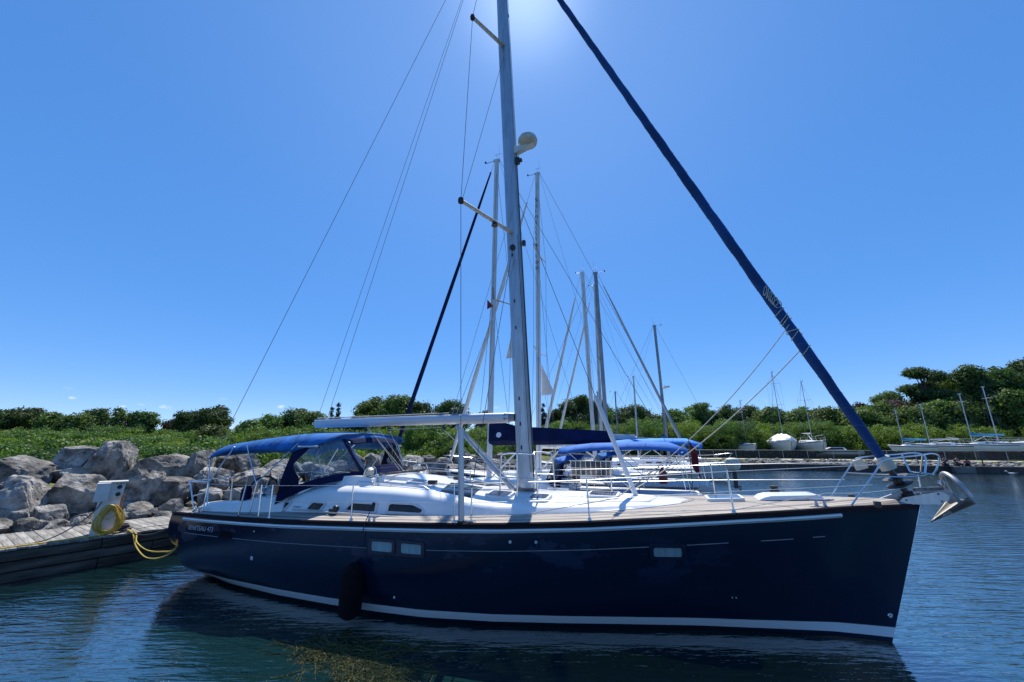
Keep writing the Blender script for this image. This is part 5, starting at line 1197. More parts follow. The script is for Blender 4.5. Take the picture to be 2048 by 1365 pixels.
# ------------------------------------------------------------------ water weed
def weeds():
    rnd = random.Random(9); m = MB(); tint = []
    def strand(x, y, ln, ang, z, r, dz=0.0):
        pts = []; nseg = 12; w = rnd.gauss(0, .10)
        for k in range(nseg + 1):
            pts.append((x, y, z + dz * k / nseg + .006 * math.sin(k * 1.1 + x * 9))); x += math.cos(ang) * ln / nseg; y += math.sin(ang) * ln / nseg; ang += w * .6 + rnd.gauss(0, .10)
        n0 = len(m.f); rr = [r * interp(k / nseg, [0, .1, .7, 1], [.35, .8, 1, .25]) * rnd.uniform(.7, 1.3) for k in range(nseg + 1)]
        m.tube(pts, rr, 4, cap=False, flat=.7); t = rnd.random() * .8; tint.extend([t] * (len(m.f) - n0))
        for k in range(34):       # whorls of fine leaflets
            i = rnd.randrange(nseg); a = Vector(pts[i]).lerp(Vector(pts[i + 1]), rnd.random()); an = rnd.uniform(0, 6.28); l_ = rnd.uniform(.8, 2.2) * r + .008
            d = Vector((math.cos(an) * l_, math.sin(an) * l_, rnd.uniform(-.004, .008))); w_ = Vector((-d.y, d.x, 0)) * .22; n = len(m.v)
            m.v += [tuple(a - w_), tuple(a + w_), tuple(a + d)]; m.f.append((n, n + 1, n + 2)); tint.append(min(1, t + rnd.uniform(-.2, .4)))
    # main mat: overlapping foxtail strands trailing left to right in a slight arc
    for k in range(820):
        u = rnd.betavariate(1.5, 1.3); cx = -2.80 + 1.75 * u; cy = 6.10 - .62 * u - .30 * u * u + rnd.gauss(0, .09 + .22 * u)
        strand(cx - .2, cy + .06, rnd.uniform(.25, .75), rnd.gauss(-.42, .32) + (math.pi if rnd.random() < .2 else 0), rnd.uniform(-.020, .010), rnd.uniform(.004, .0085), rnd.uniform(-.012, .010))
    for k in range(26): strand(-2.9 + rnd.uniform(0, 1.6), 6.2 - rnd.uniform(0, .9), rnd.uniform(.4, .9), rnd.uniform(0, 6.28), rnd.uniform(-.03, .0), .003)
    for k in range(40):       # thin submerged drifts
        strand(-4.4 + rnd.uniform(0, 1.4), 6.1 + rnd.gauss(0, .12), rnd.uniform(.3, .8), rnd.gauss(.12, .3), rnd.uniform(-.12, -.04), .006)
    for k in range(40):
        strand(-7.2 + rnd.uniform(0, 1.5), 8.3 + rnd.gauss(0, .30), rnd.uniform(.3, .8), rnd.gauss(.4, .4), rnd.uniform(-.10, -.01), .006)
    for x, y in ((-3.4, 6.9), (-3.3, 6.5), (-2.9, 6.0), (-1.0, 5.5), (-2.6, 6.7)): strand(x, y, .8, rnd.uniform(0, 6), -.03, .004)
    me = m.mesh('weeds', 'weed_leaf', False); a = me.attributes.new('tint', 'FLOAT', 'FACE'); a.data.foreach_set('value', tint)
    tag(link('weeds', me), 'tangled mat of yellow green water weed floating beside the hull', 'weeds', kind='stuff')
weeds()
# ------------------------------------------------------------------ other sailboats
def gen_boat(name, label, bow, rz, Lb, bm_, fb, hullm, mast_s, mast_top, group, sparm='spar_white', mr=.075, jib=None, boom=None, dodger=None, bimini=None,
             spreaders=(), spr_mat=None, spr_len=.95, radar=None, dry=False, keel_m='antifoul_dark', stripe='canvas_navy', rails=True, rake=.012, wrap=False, spr_ang=0.0, cover_s=None):
    z0 = bow[2] if len(bow) > 2 else 0.0
    t = thing(name, label, 'sailboat', (bow[0], bow[1], z0), rz, group)
    def hb(f): return bm_ / 2 * interp(f, [0, .08, .2, .4, .6, .8, 1], [.02, .3, .62, .92, 1, .93, .72])
    def zs(f): return fb * interp(f, [0, .3, .7, 1], [1.18, 1.03, .95, .97])
    def zk(f): return -interp(f, [0, .15, .5, .8, .93, 1], [.02, .22, .42, .28, .02, -.12]) * (Lb / 10)
    h = MB(); rows = []
    for i in range(23):
        f = i / 22; b = hb(f); a, k = zs(f), zk(f); row = []
        for j in range(11):
            p = j / 10; z = a + (k - a) * p; row.append((Lb * f + (.09 * Lb * (1 - (z - k) / (a - k))) * (1 - f) ** 3 * 1.0, b * max(0, 1 - p ** 2.6) ** .5 * (1 - .12 * p), z))
        rows.append(row + [(x, -y, z) for x, y, z in row[-2::-1]])
    h.loft(rows); n = 21; h.f.append(tuple(22 * n + k for k in range(n)))
    ho = h.build('hull', hullm, t); ho.data.flip_normals()
    for p in ho.data.polygons:
        pass
    ho.data.materials.append(MATS[keel_m])
    for p in ho.data.polygons:
        if p.center.z < .06 * fb and len(p.vertices) == 4: p.material_index = 1
    d = MB(); rows = []
    for i in range(13):
        f = .01 + .985 * i / 12; b = hb(f) * .985; rows.append([(Lb * f, b * q, zs(f) + .05 * (1 - q * q) - .01) for q in (-1, -.6, 0, .6, 1)])
    d.loft(rows).build('deck', 'nonskid', t)
    if not wrap:
        c = MB(); rows = []
        for f, w, hh in ((.24, .12, .02), (.28, .34, .12), (.36, .5, .22), (.5, .6, .30), (.64, .62, .33), (.665, .60, .30), (.67, .58, .02)):
            w *= bm_ / 2; z = zs(f); rows.append([(Lb * f, w, z), (Lb * f, w * .93, z + hh * .75), (Lb * f, w * .8, z + hh), (Lb * f, 0, z + hh * 1.12), (Lb * f, -w * .8, z + hh), (Lb * f, -w * .93, z + hh * .75), (Lb * f, -w, z)])
        ca = c.loft(rows, cap0=True, cap1=True).build('cabin_trunk', 'gelcoat', t)
        for sg in (1, -1):
            for f in (.42, .49, .56): MB().box((Lb * f, sg * bm_ / 2 * interp(f, [.36, .5, .64], [.48, .575, .60]), zs(f) + .15), (.42, .05, .11)).build('cabin_window', 'window_dark', ca, False)
    for sg in (1, -1):
        st = MB(); rows = []
        for i in range(1, 22):
            f = i / 22; b = hb(f) + .006; z = zs(f) - .10; rows.append([(Lb * f, sg * b * .995, z - .035), (Lb * f, sg * (b + .004), z + .03)])
        st.loft(rows).build('stripe', stripe, ho)
    zc = zs(mast_s / Lb) + .25; mt = mast_top - z0
    def mxx(z): return mast_s + rake * (z - zc)
    if mast_top:
        m = MB(); rows = []
        for z in (zc - .1, zc + (mt - zc) * .5, mt): rows.append([(mxx(z) + mr * 1.3 * math.cos(a), mr * .85 * math.sin(a), z) for a in np.linspace(0, 2 * math.pi, 13)[:-1]])
        mo = m.loft(rows, closed=True, cap1=True).build('mast', sparm, t)
        MB().box((mxx(mt) , 0, mt + .04), (.30, .12, .09)).build('masthead', sparm, mo, False)
        w = MB(); w.tube([(mxx(mt) - .1, 0, mt + .05), (mxx(mt) - .55, .0, mt + .03)], .012, 5); w.lathe([(.03, -.05), (.05, 0), (.03, .05)], (mxx(mt) - .55, 0, mt + .08), (0, 0, 1), 8); w.build('wind_sensor', 'black_plastic', mo)
        w = MB(); w.tube([(mxx(mt), 0, mt), (mxx(mt), 0, mt + .38)], .006, 5); w.tube([(mxx(mt) - .12, 0, mt + .36), (mxx(mt) + .26, 0, mt + .36)], .006, 5); w.build('wind_vane', 'black_plastic', mo)
        MB().tube([(mxx(mt) + .1, .03, mt), (mxx(mt) + .1, .03, mt + .9)], .004, 4).build('antenna', 'wire', mo)
        wr = .008
        chain = zs(mast_s / Lb) + .02; bb = hb(mast_s / Lb) * .94
        wires = MB; prev = {1: (mxx(mt - .3), 0, mt - .3), -1: (mxx(mt - .3), 0, mt - .3)}
        for zf in sorted(spreaders, reverse=True):
            for sg in (1, -1):
                tip_ = (mxx(zf) + .12 + .10 * abs(spr_ang), sg * spr_len, zf + .05)
                MB().tube([(mxx(zf), 0, zf), tip_], [.05, .035], 8, flat=.5, ref=(1, 0, 0)).build('spreader', spr_mat or sparm, mo)
                MB().tube([prev[sg], tip_], wr, 4).build('shroud', 'wire', t); prev[sg] = tip_
                MB().tube([(mxx(zf - .15), sg * .05, zf - .15), (mast_s + .5, sg * bb, chain)], wr, 4).build('shroud', 'wire', t)
        for sg in (1, -1): MB().tube([prev[sg], (mast_s + .1, sg * bb, chain)], wr, 4).build('shroud', 'wire', t)
        MB().tube([(mxx(mt) + .15, 0, mt), (Lb * .985, 0, zs(1) + .02)], wr, 4).build('backstay', 'wire', t)
        MB().tube([(mxx(mt) + .12, 0, mt - .02), (mast_s + 3.6, 0, zc + 1.3)], .005, 4).build('topping_lift', 'wire', t)
        j0 = Vector((.22, 0, zs(0) + .12))
        if jib:
            jm, jr, jf = jib; j1 = Vector((mxx(mt) - .15, 0, mt - .1)); a = j0.lerp(j1, .02); b = j0.lerp(j1, jf)
            P = [a.lerp(b, k / 24) for k in range(25)]; rr = [jr * interp(k / 24, [0, .06, .3, .8, 1], [.55, .9, 1, .75, .4]) for k in range(25)]
            MB().tube(P, rr, 8, mod=lambda i, an: 1 + .06 * math.cos(2 * an - i * .8)).build('furled_jib', jm, t)
            MB().tube([b, j1], wr, 4).build('forestay', 'wire', t)
            MB().lathe([(.10, 0), (.10, .02), (.05, .03), (.05, .08), (.10, .09), (.10, .11)], j0 + Vector((0, 0, -.06)), (0, 0, 1), 10).build('furler_drum', 'black_plastic', t)
        else:
            MB().tube([(mxx(mt) - .1, 0, mt - .05), tuple(j0)], wr, 4).build('forestay', 'wire', t)
        if radar:
            zr_ = radar; MB().lathe([(.001, -.10), (.22, -.06), (.26, 0), (.24, .08), (.001, .12)], (mxx(zr_) - .42, 0, zr_), (0, 0, 1), 16).build('radar_dome', 'plastic_white', mo)
            MB().box((mxx(zr_) - .2, 0, zr_ - .10), (.4, .08, .05)).build('bracket', 'plastic_white', mo, False)
        if boom:
            bl, cm, bz = boom; zb = zc + bz
            bo = MB().tube([(mast_s + .15, 0, zb), (mast_s + bl, 0, zb + .06)], .075, 10).build('boom', 'boom_grey', t)
            if cm:
                s = MB(); rows = []
                for k in range(15):
                    f = k / 14; x = mast_s + .02 + (bl - .06) * f; hh = interp(f, [0, .06, .25, .7, 1], [1.05, .80, .56, .44, .36]) * (cover_s or 1); ww = interp(f, [0, .2, 1], [.16, .19, .14])
                    dz = .02 * math.sin(k * 2.1)
                    rows.append([(x, .02, zb - .12 + .05 * f), (x, ww, zb + .05 + dz), (x, ww * .75, zb + hh * .55), (x, .03, zb + hh), (x, -.03, zb + hh), (x, -ww * .75, zb + hh * .55), (x, -ww, zb + .05 - dz), (x, -.02, zb - .12 + .05 * f)])
                s.loft(rows, closed=True, cap0=True, cap1=True).build('sail_cover', cm, bo)
            MB().tube([(mast_s + bl * .8, 0, zb), (mast_s + bl * .72, 0, zs(.7) + .35)], .012, 5).build('mainsheet', 'rope_white', t)
            MB().tube([(mast_s + 1.4, 0, zb - .05), (mast_s + .12, 0, zc + .05)], .03, 8).build('boom_vang', 'spar_white', t)
    if dodger:
        dm, s0 = dodger; zb = zs(s0 / Lb) + .30; w = bm_ * .34
        def dP(f, v):
            a = -90 + 180 * f; x = s0 + .75 - .75 * math.cos(R(a)) * (1 - .35 * v) - .0; y = w * math.sin(R(a)) * (1.0 - .04 * v); return Vector((x + .15 * v, y, zb - .12 * abs(math.sin(R(a))) ** 3 + v * .78))
        def dpan(nm, f0, f1, v0, v1, mt, par):
            mb = MB(); mb.loft([[dP(f0 + (f1 - f0) * i / 8, v0 + (v1 - v0) * k / 3) for k in range(4)] for i in range(9)]); o = mb.build(nm, mt, par); md = o.modifiers.new('t', 'SOLIDIFY'); md.thickness = .006; return o
        dd = dpan('dodger', 0, 1, 0, .18, 'canvas_navy', t)
        dpan('window', .06, .94, .18, .9, 'clear_vinyl', dd)
        for f in (0, .30, .66, .94): dpan('canvas_strip', f, f + .06, .16, .95, 'canvas_navy', dd)
        r_ = MB(); rows = []
        for i in range(9):
            f = i / 8; p = dP(f, .88); q = dP(f, 1.0); rows.append([p, q, Vector((q.x + .25, q.y * .98, q.z + .06)), Vector((max(q.x + .6, s0 + 1.4), q.y * .98, q.z + .07))])
        r_.loft(rows); o = r_.build('dodger_roof', dm, dd); md = o.modifiers.new('t', 'SOLIDIFY'); md.thickness = .006
    if bimini:
        bmt, s0, s1, zb = bimini; w = bm_ * .43; b_ = MB(); rows = []
        for k in range(9):
            f = k / 8; x = s0 + (s1 - s0) * f; zz = zb - z0 + interp(f, [0, .25, .6, .94, 1], [.02, .12, .17, .14, -.02]); row = []
            for q in np.linspace(-1, 1, 13):
                a = abs(q); row.append((x + .03 * math.sin(q * 9 + k), q * w, zz + .07 * (1 - q * q) - (.17 * ((a - .8) / .2) ** 1.5 if a > .8 else 0) + .012 * math.sin(k * 2.2 + q * 5)))
            rows.append(row)
        b_.loft(rows); o = b_.build('bimini_top', bmt, t); md = o.modifiers.new('t', 'SOLIDIFY'); md.thickness = .008
        for sg in (1, -1):
            for a, c in (((s0 + s1) / 2, s0 + .25), ((s0 + s1) / 2, s1 - .1), (s1, s1 - .15)): MB().tube([(a, sg * w * .96, zs(.9)), (c, sg * w * .95, zb - z0 - .05)], .013, 6).build('bimini_frame', 'steel', o)
    if rails:
        for sg in (1, -1):
            pts = []
            for f in (.10, .25, .4, .55, .7, .85, .985):
                p = (Lb * f, sg * hb(f) * .95, zs(f)); q = (p[0], p[1], p[2] + .60); pts.append(q); MB().tube([p, q], .012, 5).build('stanchion', 'steel', t)
            MB().tube(pts, .006, 4).build('lifeline', 'wire_light', t); MB().tube([(x, y, z - .28) for x, y, z in pts], .006, 4).build('lifeline', 'wire_light', t)
        MB().tube(smooth_path([(Lb * .10, hb(.1) * .95, zs(.1) + .6), (Lb * .02, .16, zs(0) + .66), (-.12, 0, zs(0) + .66), (Lb * .02, -.16, zs(0) + .66), (Lb * .10, -hb(.1) * .95, zs(.1) + .6)], 4), .014, 6).build('pulpit', 'steel', t)
        MB().tube([(Lb * .04, .1, zs(0)), (-.02, .1, zs(0) + .64)], .013, 6).build('pulpit', 'steel', t)
        MB().tube([(Lb * .985, hb(1) * .95, zs(1) + .6), (Lb * .995, 0, zs(1) + .62), (Lb * .985, -hb(1) * .95, zs(1) + .6)], .014, 6).build('pushpit', 'steel', t)
    if dry:
        gz = .75 - z0
        k = MB(); k.prism([(Lb * .38, -.10, zk(.4) + .05), (Lb * .66, -.10, zk(.6) + .05), (Lb * .62, -.07, gz + .08), (Lb * .44, -.07, gz + .08)], (0, .2, 0)); k.build('keel', keel_m, t, False)
        for f in (.3, .75):
            for sg in (1, -1): MB().tube([(Lb * f, sg * hb(f) * 1.05, gz), (Lb * f, sg * hb(f) * .72, zk(f) * .2)], .035, 6).build('jack_stand', 'antifoul_red', t)
    if wrap:
        w = MB(); rows = []
        for f in np.linspace(.01, .98, 15):
            b = hb(f) * 1.02; z = zs(f); hh = interp(f, [0, .3, .7, 1], [.35, .95, 1.05, .75]); j = .07 * math.sin(f * 41); hh += .10 * math.sin(f * 33)
            rows.append([(Lb * f, b, z - .18), (Lb * f, b, z + .05 + j), (Lb * f, b * .55, z + hh * .62 - j), (Lb * f, 0, z + hh), (Lb * f, -b * .55, z + hh * .62 + j), (Lb * f, -b, z + .05), (Lb * f, -b, z - .18)])
        w.loft(rows, cap0=True, cap1=True).build('winter_wrap', 'shrinkwrap', t, False)
    return t
G1 = 'sailboats afloat in the slips behind'
B2 = gen_boat('sailboat', 'white sailboat with navy sail cover and dark spreaders just beyond the navy one', (-5.26, 16.81), R(-20), 11.8, 3.7, 1.15, 'gelcoat', 4.70, 15.04, G1, 'spar_white', .085, ('canvas_navy', .085, .97), (4.5, 'canvas_navy', 1.28), ('canvas_royal', 6.9), ('canvas_royal', 7.7, 11.4, 2.46), (8.4,), 'spar_grey', 1.05, spr_ang=3)
def on_thing(t, name, mbd, m): return mbd.build(name, m, t)
on_thing(B2, 'cover_badge', MB().lathe([(.10, 0), (.10, .012), (.07, .014), (.06, .006), (.001, .005)], (5.15, -.20, 2.95), (0, -1, .3), 16), 'gelcoat')
m = MB(); m.box((8.7, -1.62, 1.92), (1.25, .05, .42)); m.build('solar_panel', 'hatch_smoke', B2, False)
m = MB()
for a in np.linspace(8.1, 9.3, 9): m.box((a, -1.65, 1.92), (.015, .02, .42))
for z in (1.72, 1.92, 2.13): m.box((8.7, -1.65, z), (1.3, .022, .02))
m.build('panel_frame', 'steel', B2, False)
m = MB(); m.lathe([(.10, 0), (.12, .08), (.11, .30), (.04, .40), (.03, .48), (.001, .485)], (10.7, -1.62, 1.55), (0, 0, 1), 14); m.build('fuel_can', 'red_can', B2)
m = MB(); m.box((8.05, -.55, 1.75), (.12, .5, .7)); m.build('companionway_board', 'teak_varnish', B2, False)
rows = []
for k in range(7): rows.append([(11.60 + .035 * k + .012 * math.sin(k * 2), .3 + .05 * math.sin(k * 1.4 + j), 2.72 - .10 * j - .06 * k) for j in range(9)])
o = MB().loft(rows).build('ensign', 'flag_red', B2); o.modifiers.new('t', 'SOLIDIFY').thickness = .004
MB().tube([(11.55, .3, 1.2), (11.58, .3, 2.85)], .014, 6).build('flag_staff', 'teak_varnish', B2)
m = MB(); m.prism([(4.95, -1.0, 8.0), (4.95, -1.0, 7.6), (5.2, -1.0, 7.7)], (0, .01, 0)); m.build('pennant', 'flag_red', B2, False)
B3 = gen_boat('sailboat', 'white sailboat with lettered mast and bright blue bimini, third in the row', (-3.37, 20.6), R(-20), 12.0, 3.8, 1.2, 'gelcoat', 4.90, 17.24, G1, 'spar_white', .095, ('sail_white', .11, .90), (4.4, 'sail_grey', 1.35), ('canvas_blue', 7.2), ('canvas_bright', 8.0, 11.7, 2.62), (7.0, 12.3), None, 1.15, cover_s=.6)
letters = [('S', 0), ('c', 0), ('i', 0), ('n', 0), ('t', 0), ('i', 0), ('l', 0), ('l', 0), ('a', 0), ('t', 0), ('i', 0), ('o', 1), ('n', 0)]
for k, (ch, rd) in enumerate(letters):
    z = 15.55 - .335 * k; x = 4.90 + .012 * (z - 1.5)
    text('lettering', ch, .36, 'letter_red' if rd else 'letter_black', frame((x - .10, -.088, z - .12), (1, 0, .12), (-.12, 0, 1)), B3)
for A_, B_, C_ in (((3.55, .3, 8.6), (3.15, .3, 6.9), (4.2, .3, 6.95)), ((5.05, .2, 6.5), (5.05, .2, 4.9), (5.7, .2, 4.95))):
    m = MB(); m.prism([A_, B_, C_], (0, .01, 0)); m.build('loose_clew', 'sail_white', B3, False)
B6 = gen_boat('sailboat', 'sailboat with dark grey mast and grey furled sail sloping towards the far shore', (9.55, 20.95), R(160), 10.6, 3.3, 1.1, 'hull_cream', 4.5, 12.9, G1, 'spar_grey', .085, ('sail_grey', .075, .93), (4.0, 'sail_white', 1.1), None, None, (7.4,), None, .9)
B4 = gen_boat('sailboat', 'white sailboat with thick white mast and pale furled sail behind the grey mast', (1.85, 31.5), R(-20), 11.2, 3.5, 1.15, 'gelcoat', 4.5, 16.4, G1, 'spar_white', .12, ('sail_white', .13, .86), (4.2, 'sail_grey', 1.3), None, None, (9.0,), None, 1.0, rake=-.018)
B5 = gen_boat('sailboat', 'white sailboat whose slim mast stands between the thick white and the grey mast', (3.5, 36.5), R(-20), 11.2, 3.5, 1.15, 'hull_cream', 4.5, 17.3, G1, 'spar_white', .10, ('sail_white', .11, .9), (4.2, None, 1.3), None, None, (8.6, 12.4), None, 1.0)
B7 = gen_boat('sailboat', 'sailboat with white radar dome halfway up its lone grey mast', (16.9, 31.5), R(160), 10.8, 3.4, 1.1, 'gelcoat', 4.5, 12.7, G1, 'spar_grey', .085, None, (4.0, 'canvas_blue', 1.1), None, None, (6.6,), None, .8, radar=7.3)
B8 = gen_boat('sailboat', 'distant sailboat with thin mast left of the lone radar mast', (10.9, 46.0), R(-20), 8.0, 2.7, .95, 'gelcoat', 3.2, 10.2, G1, 'spar_white', .07, None, (3.0, 'canvas_blue', .9), None, None, (6.0,), None, .7, rails=False)
B9 = gen_boat('sailboat', 'distant sailboat with short bare mast before the dark round tree', (9.2, 47.5), R(-20), 7.6, 2.6, .9, 'hull_cream', 3.1, 8.6, G1, 'spar_grey', .06, None, (2.8, None, .9), None, None, (5.2,), None, .7, rails=False)
B10 = gen_boat('sailboat', 'distant sailboat with bare thin mast seen just past the navy boom cover', (5.2, 40.0), R(-20), 8.4, 2.8, .95, 'gelcoat', 3.4, 7.6, G1, 'spar_grey', .055, None, (3.0, None, .9), None, None, (5.0,), None, .7, rails=False)
# outboard motor on the far stern rail
ob = thing('outboard_motor', 'outboard motor under a beige cover on the stern rail of the blue bimini boat', 'outboard', (8.75, 16.3, 1.65), R(-20))
m = MB(); rows = []
for z, a, b_ in ((0, .20, .14), (.1, .27, .19), (.28, .28, .19), (.40, .22, .15), (.45, .1, .07)): rows.append([(a * math.cos(t), b_ * math.sin(t), z) for t in np.linspace(0, 2 * math.pi, 15)[:-1]])
m.loft(rows, closed=True, cap0=True, cap1=True).build('cover', 'plastic_cream', ob)
m = MB(); m.box((.02, 0, -.35), (.14, .10, .7)); m.box((.06, 0, -.62), (.30, .05, .05)); m.build('leg', 'black_plastic', ob, False)
m = MB(); m.lathe([(.10, -.02), (.10, .02)], (.15, 0, -.72), (1, 0, 0), 10); m.build('propeller', 'galv_dark', ob)
# boats on the hard
G2 = 'boats laid up ashore'
gen_boat('sailboat', 'small sailboat ashore bow on, farthest from the navy bow among those laid up', (31.9, 53.0, 1.75), R(82), 7.0, 2.3, .85, 'gelcoat', 2.9, 8.56, G2, 'aluminium', .038, None, None, None, None, (5.6,), None, .7, dry=True, rails=False)
gen_boat('sailboat', 'sailboat ashore bundled in white winter wrap', (34.9, 50.5, 1.85), R(70), 9.0, 3.2, 1.15, 'gelcoat', 3.6, 12.28, G2, 'aluminium', .048, None, None, None, None, (6.0, 8.9), None, .8, dry=True, rails=False, wrap=True)
gen_boat('sailboat', 'white sailboat ashore showing its bow beside the wrapped one', (38.9, 50.5, 1.70), R(72), 9.0, 3.0, 1.2, 'gelcoat', 3.6, 10.99, G2, 'aluminium', .048, None, (3.2, None, .9), None, None, (6.8,), None, .8, dry=True)
gen_boat('sailboat', 'small sailboat ashore with teal sail cover below the furled genoa', (47.4, 51.3, 1.75), R(-19), 5.6, 2.1, .7, 'gelcoat', 1.6, 6.82, G2, 'aluminium', .036, None, (2.4, 'canvas_teal', .45), None, None, (), None, .6, dry=True, rails=False, cover_s=.35)
gen_boat('sailboat', 'cream sailboat with long bow overhang ashore above the seated people', (49.3, 50.6, 1.70), R(-19), 6.4, 2.2, .85, 'hull_cream', 2.2, 7.49, G2, 'aluminium', .038, None, (2.8, None, .4), None, None, (), None, .6, dry=True, keel_m='antifoul_red', rails=False)
gen_boat('sailboat', 'white sailboat ashore with bright teal boom cover and cabin windows', (53.0, 49.2, 1.80), R(-19), 7.6, 2.6, .85, 'gelcoat', 2.2, 8.62, G2, 'aluminium', .042, None, (3.0, 'canvas_teal', .75), None, None, (5.9,), None, .7, dry=True, keel_m='antifoul_red', cover_s=.4)
gen_boat('sailboat', 'white sailboat ashore with a bare bimini frame at the photo edge', (55.9, 47.9, 1.80), R(-19), 9.5, 3.0, .95, 'gelcoat', 1.2, 9.35, G2, 'aluminium', .0425, None, None, ('canvas_navy', 4.2), None, (6.2,), None, .8, dry=True, keel_m='antifoul_red')
mo = thing('motorboat', 'low white motorboat with red stripe lying ashore behind the bow-on sailboat', 'motorboat', (40.2, 55.4, 1.05), R(-15), G2)
m = MB(); rows = []
for f in np.linspace(0, 1, 10):
    b = 1.05 * interp(f, [0, .2, .5, 1], [.05, .6, 1, .92]); z = .95 - .12 * f; rows.append([(6 * f, b, z), (6 * f, b * .9, .35), (6 * f + .5 * (1 - f), .02, 0), (6 * f + .5 * (1 - f), -.02, 0), (6 * f, -b * .9, .35), (6 * f, -b, z)])
m.loft(rows, cap1=True).build('hull', 'gelcoat', mo)
m = MB(); m.prism([(1.6, -.8, .86), (4.2, -.8, .86), (4.0, -.7, 1.22), (2.5, -.7, 1.22)], (0, 1.6, 0)); m.build('cabin', 'gelcoat', mo, False)
m = MB(); m.prism([(1.75, -.81, .92), (3.9, -.81, .92), (3.8, -.75, 1.15), (2.45, -.75, 1.15)], (0, .02, 0)); m.build('window', 'window_dark', mo, False)
m = MB(); m.box((3.0, -1.02, .72), (4.6, .03, .10)); m.build('stripe', 'antifoul_red', mo, False)
# ------------------------------------------------------------------ far shore: seawall, riprap, path, fence, people
SW0, SW1 = Vector((23.9, 46.2, 0)), Vector((47.1, 38.3, 0)); SD = (SW1 - SW0).normalized(); SN = Vector((-SD.y, SD.x, 0)); SRZ = math.atan2(SD.y, SD.x)
def sw(x, y, z=0): p = SW0 + SD * x + SN * y; return Vector((p.x, p.y, z))
sea = thing('seawall', 'low dark steel seawall along the far shore', 'seawall', tuple(SW0), SRZ)
pmesh = MB().box((0, 0, 0), (2.94, .18, 1.1)).mesh('wall_panel', 'seawall_steel', False); cmesh = MB().box((0, 0, 0), (2.97, .34, .09)).mesh('cap_beam', 'concrete', False)
random.seed(2)
for k in range(-6, 22):
    o = link('wall_panel', pmesh, sea); o.location = (3 * k + 1.5, random.uniform(-.02, .02), -.02)
    o = link('cap_beam', cmesh, sea); o.location = (3 * k + 1.5, 0, .58)
cb = MB().box((0, 0, 0), (1.5, .6, .56)).build('concrete_landing', 'concrete', None, False); p = sw(20.3, -.42, .30); cb.location = p; cb.rotation_euler = (0, 0, SRZ); tag(cb, 'short concrete landing block in front of the far seawall', 'landing')
def riprap():
    rnd = random.Random(12); m = MB(); b2 = bmesh.new(); bmesh.ops.create_icosphere(b2, subdivisions=1, radius=1.0); bv = [v.co.copy() for v in b2.verts]; bf = [tuple(v.index for v in f.verts) for f in b2.faces]; b2.free()
    for k in range(1500):
        x = rnd.uniform(-18, 55); y = rnd.uniform(.3, 2.9); p = sw(x, y); r = rnd.uniform(.12, .34); z = ground_z(p.x, p.y) + .04; n = len(m.v)
        for v in bv:
            j = 1 + rnd.uniform(-.25, .25); m.v.append((p.x + r * v.x * j, p.y + r * v.y * j, z + r * .7 * v.z * j))
        m.f += [tuple(i + n for i in f) for f in bf]
    tag(m.build('riprap', 'limestone', None, False), 'band of broken stones above the far seawall', 'stones', kind='stuff')
riprap()
m = MB(); rows = []
for x in range(-18, 70, 2): rows.append([tuple(sw(x, y, ground_z(*sw(x, y)[:2]) + .035)) for y in (3.3, 4.1, 5.0)])
tag(m.loft(rows).build('path', 'path_pale'), kind='structure')
# chain-link fence
def fence_mat():
    m = bpy.data.materials.new('chain_link'); m.use_nodes = True; nt = m.node_tree; nt.nodes.clear(); N = nt.nodes.new
    o = N('ShaderNodeOutputMaterial'); a = N('ShaderNodeMixShader'); a.inputs[0].default_value = .30; t = N('ShaderNodeBsdfTransparent'); d = N('ShaderNodeBsdfDiffuse'); d.inputs[0].default_value = (.10, .10, .10, 1)
    nt.links.new(t.outputs[0], a.inputs[1]); nt.links.new(d.outputs[0], a.inputs[2]); nt.links.new(a.outputs[0], o.inputs[0]); MATS['chain_link'] = m
fence_mat()
fence = thing('chain_link_fence', 'grey chain link fence in front of the boats laid up ashore', 'fence', tuple(SW0), SRZ)
pm_ = MB().tube([(0, 0, 0), (0, 0, 1.15)], .035, 6).mesh('post', 'galv')
for k in range(-2, 15):
    o = link('post', pm_, fence); o.location = (2.6 * k, 7.5, .85)
MB().box((16, 7.5, 1.40), (42, .012, 1.05)).build('wire_mesh', 'chain_link', fence, False)
MB().tube([(-5.2, 7.5, 1.95), (36.4, 7.5, 1.95)], .022, 6).build('top_rail', 'galv', fence)
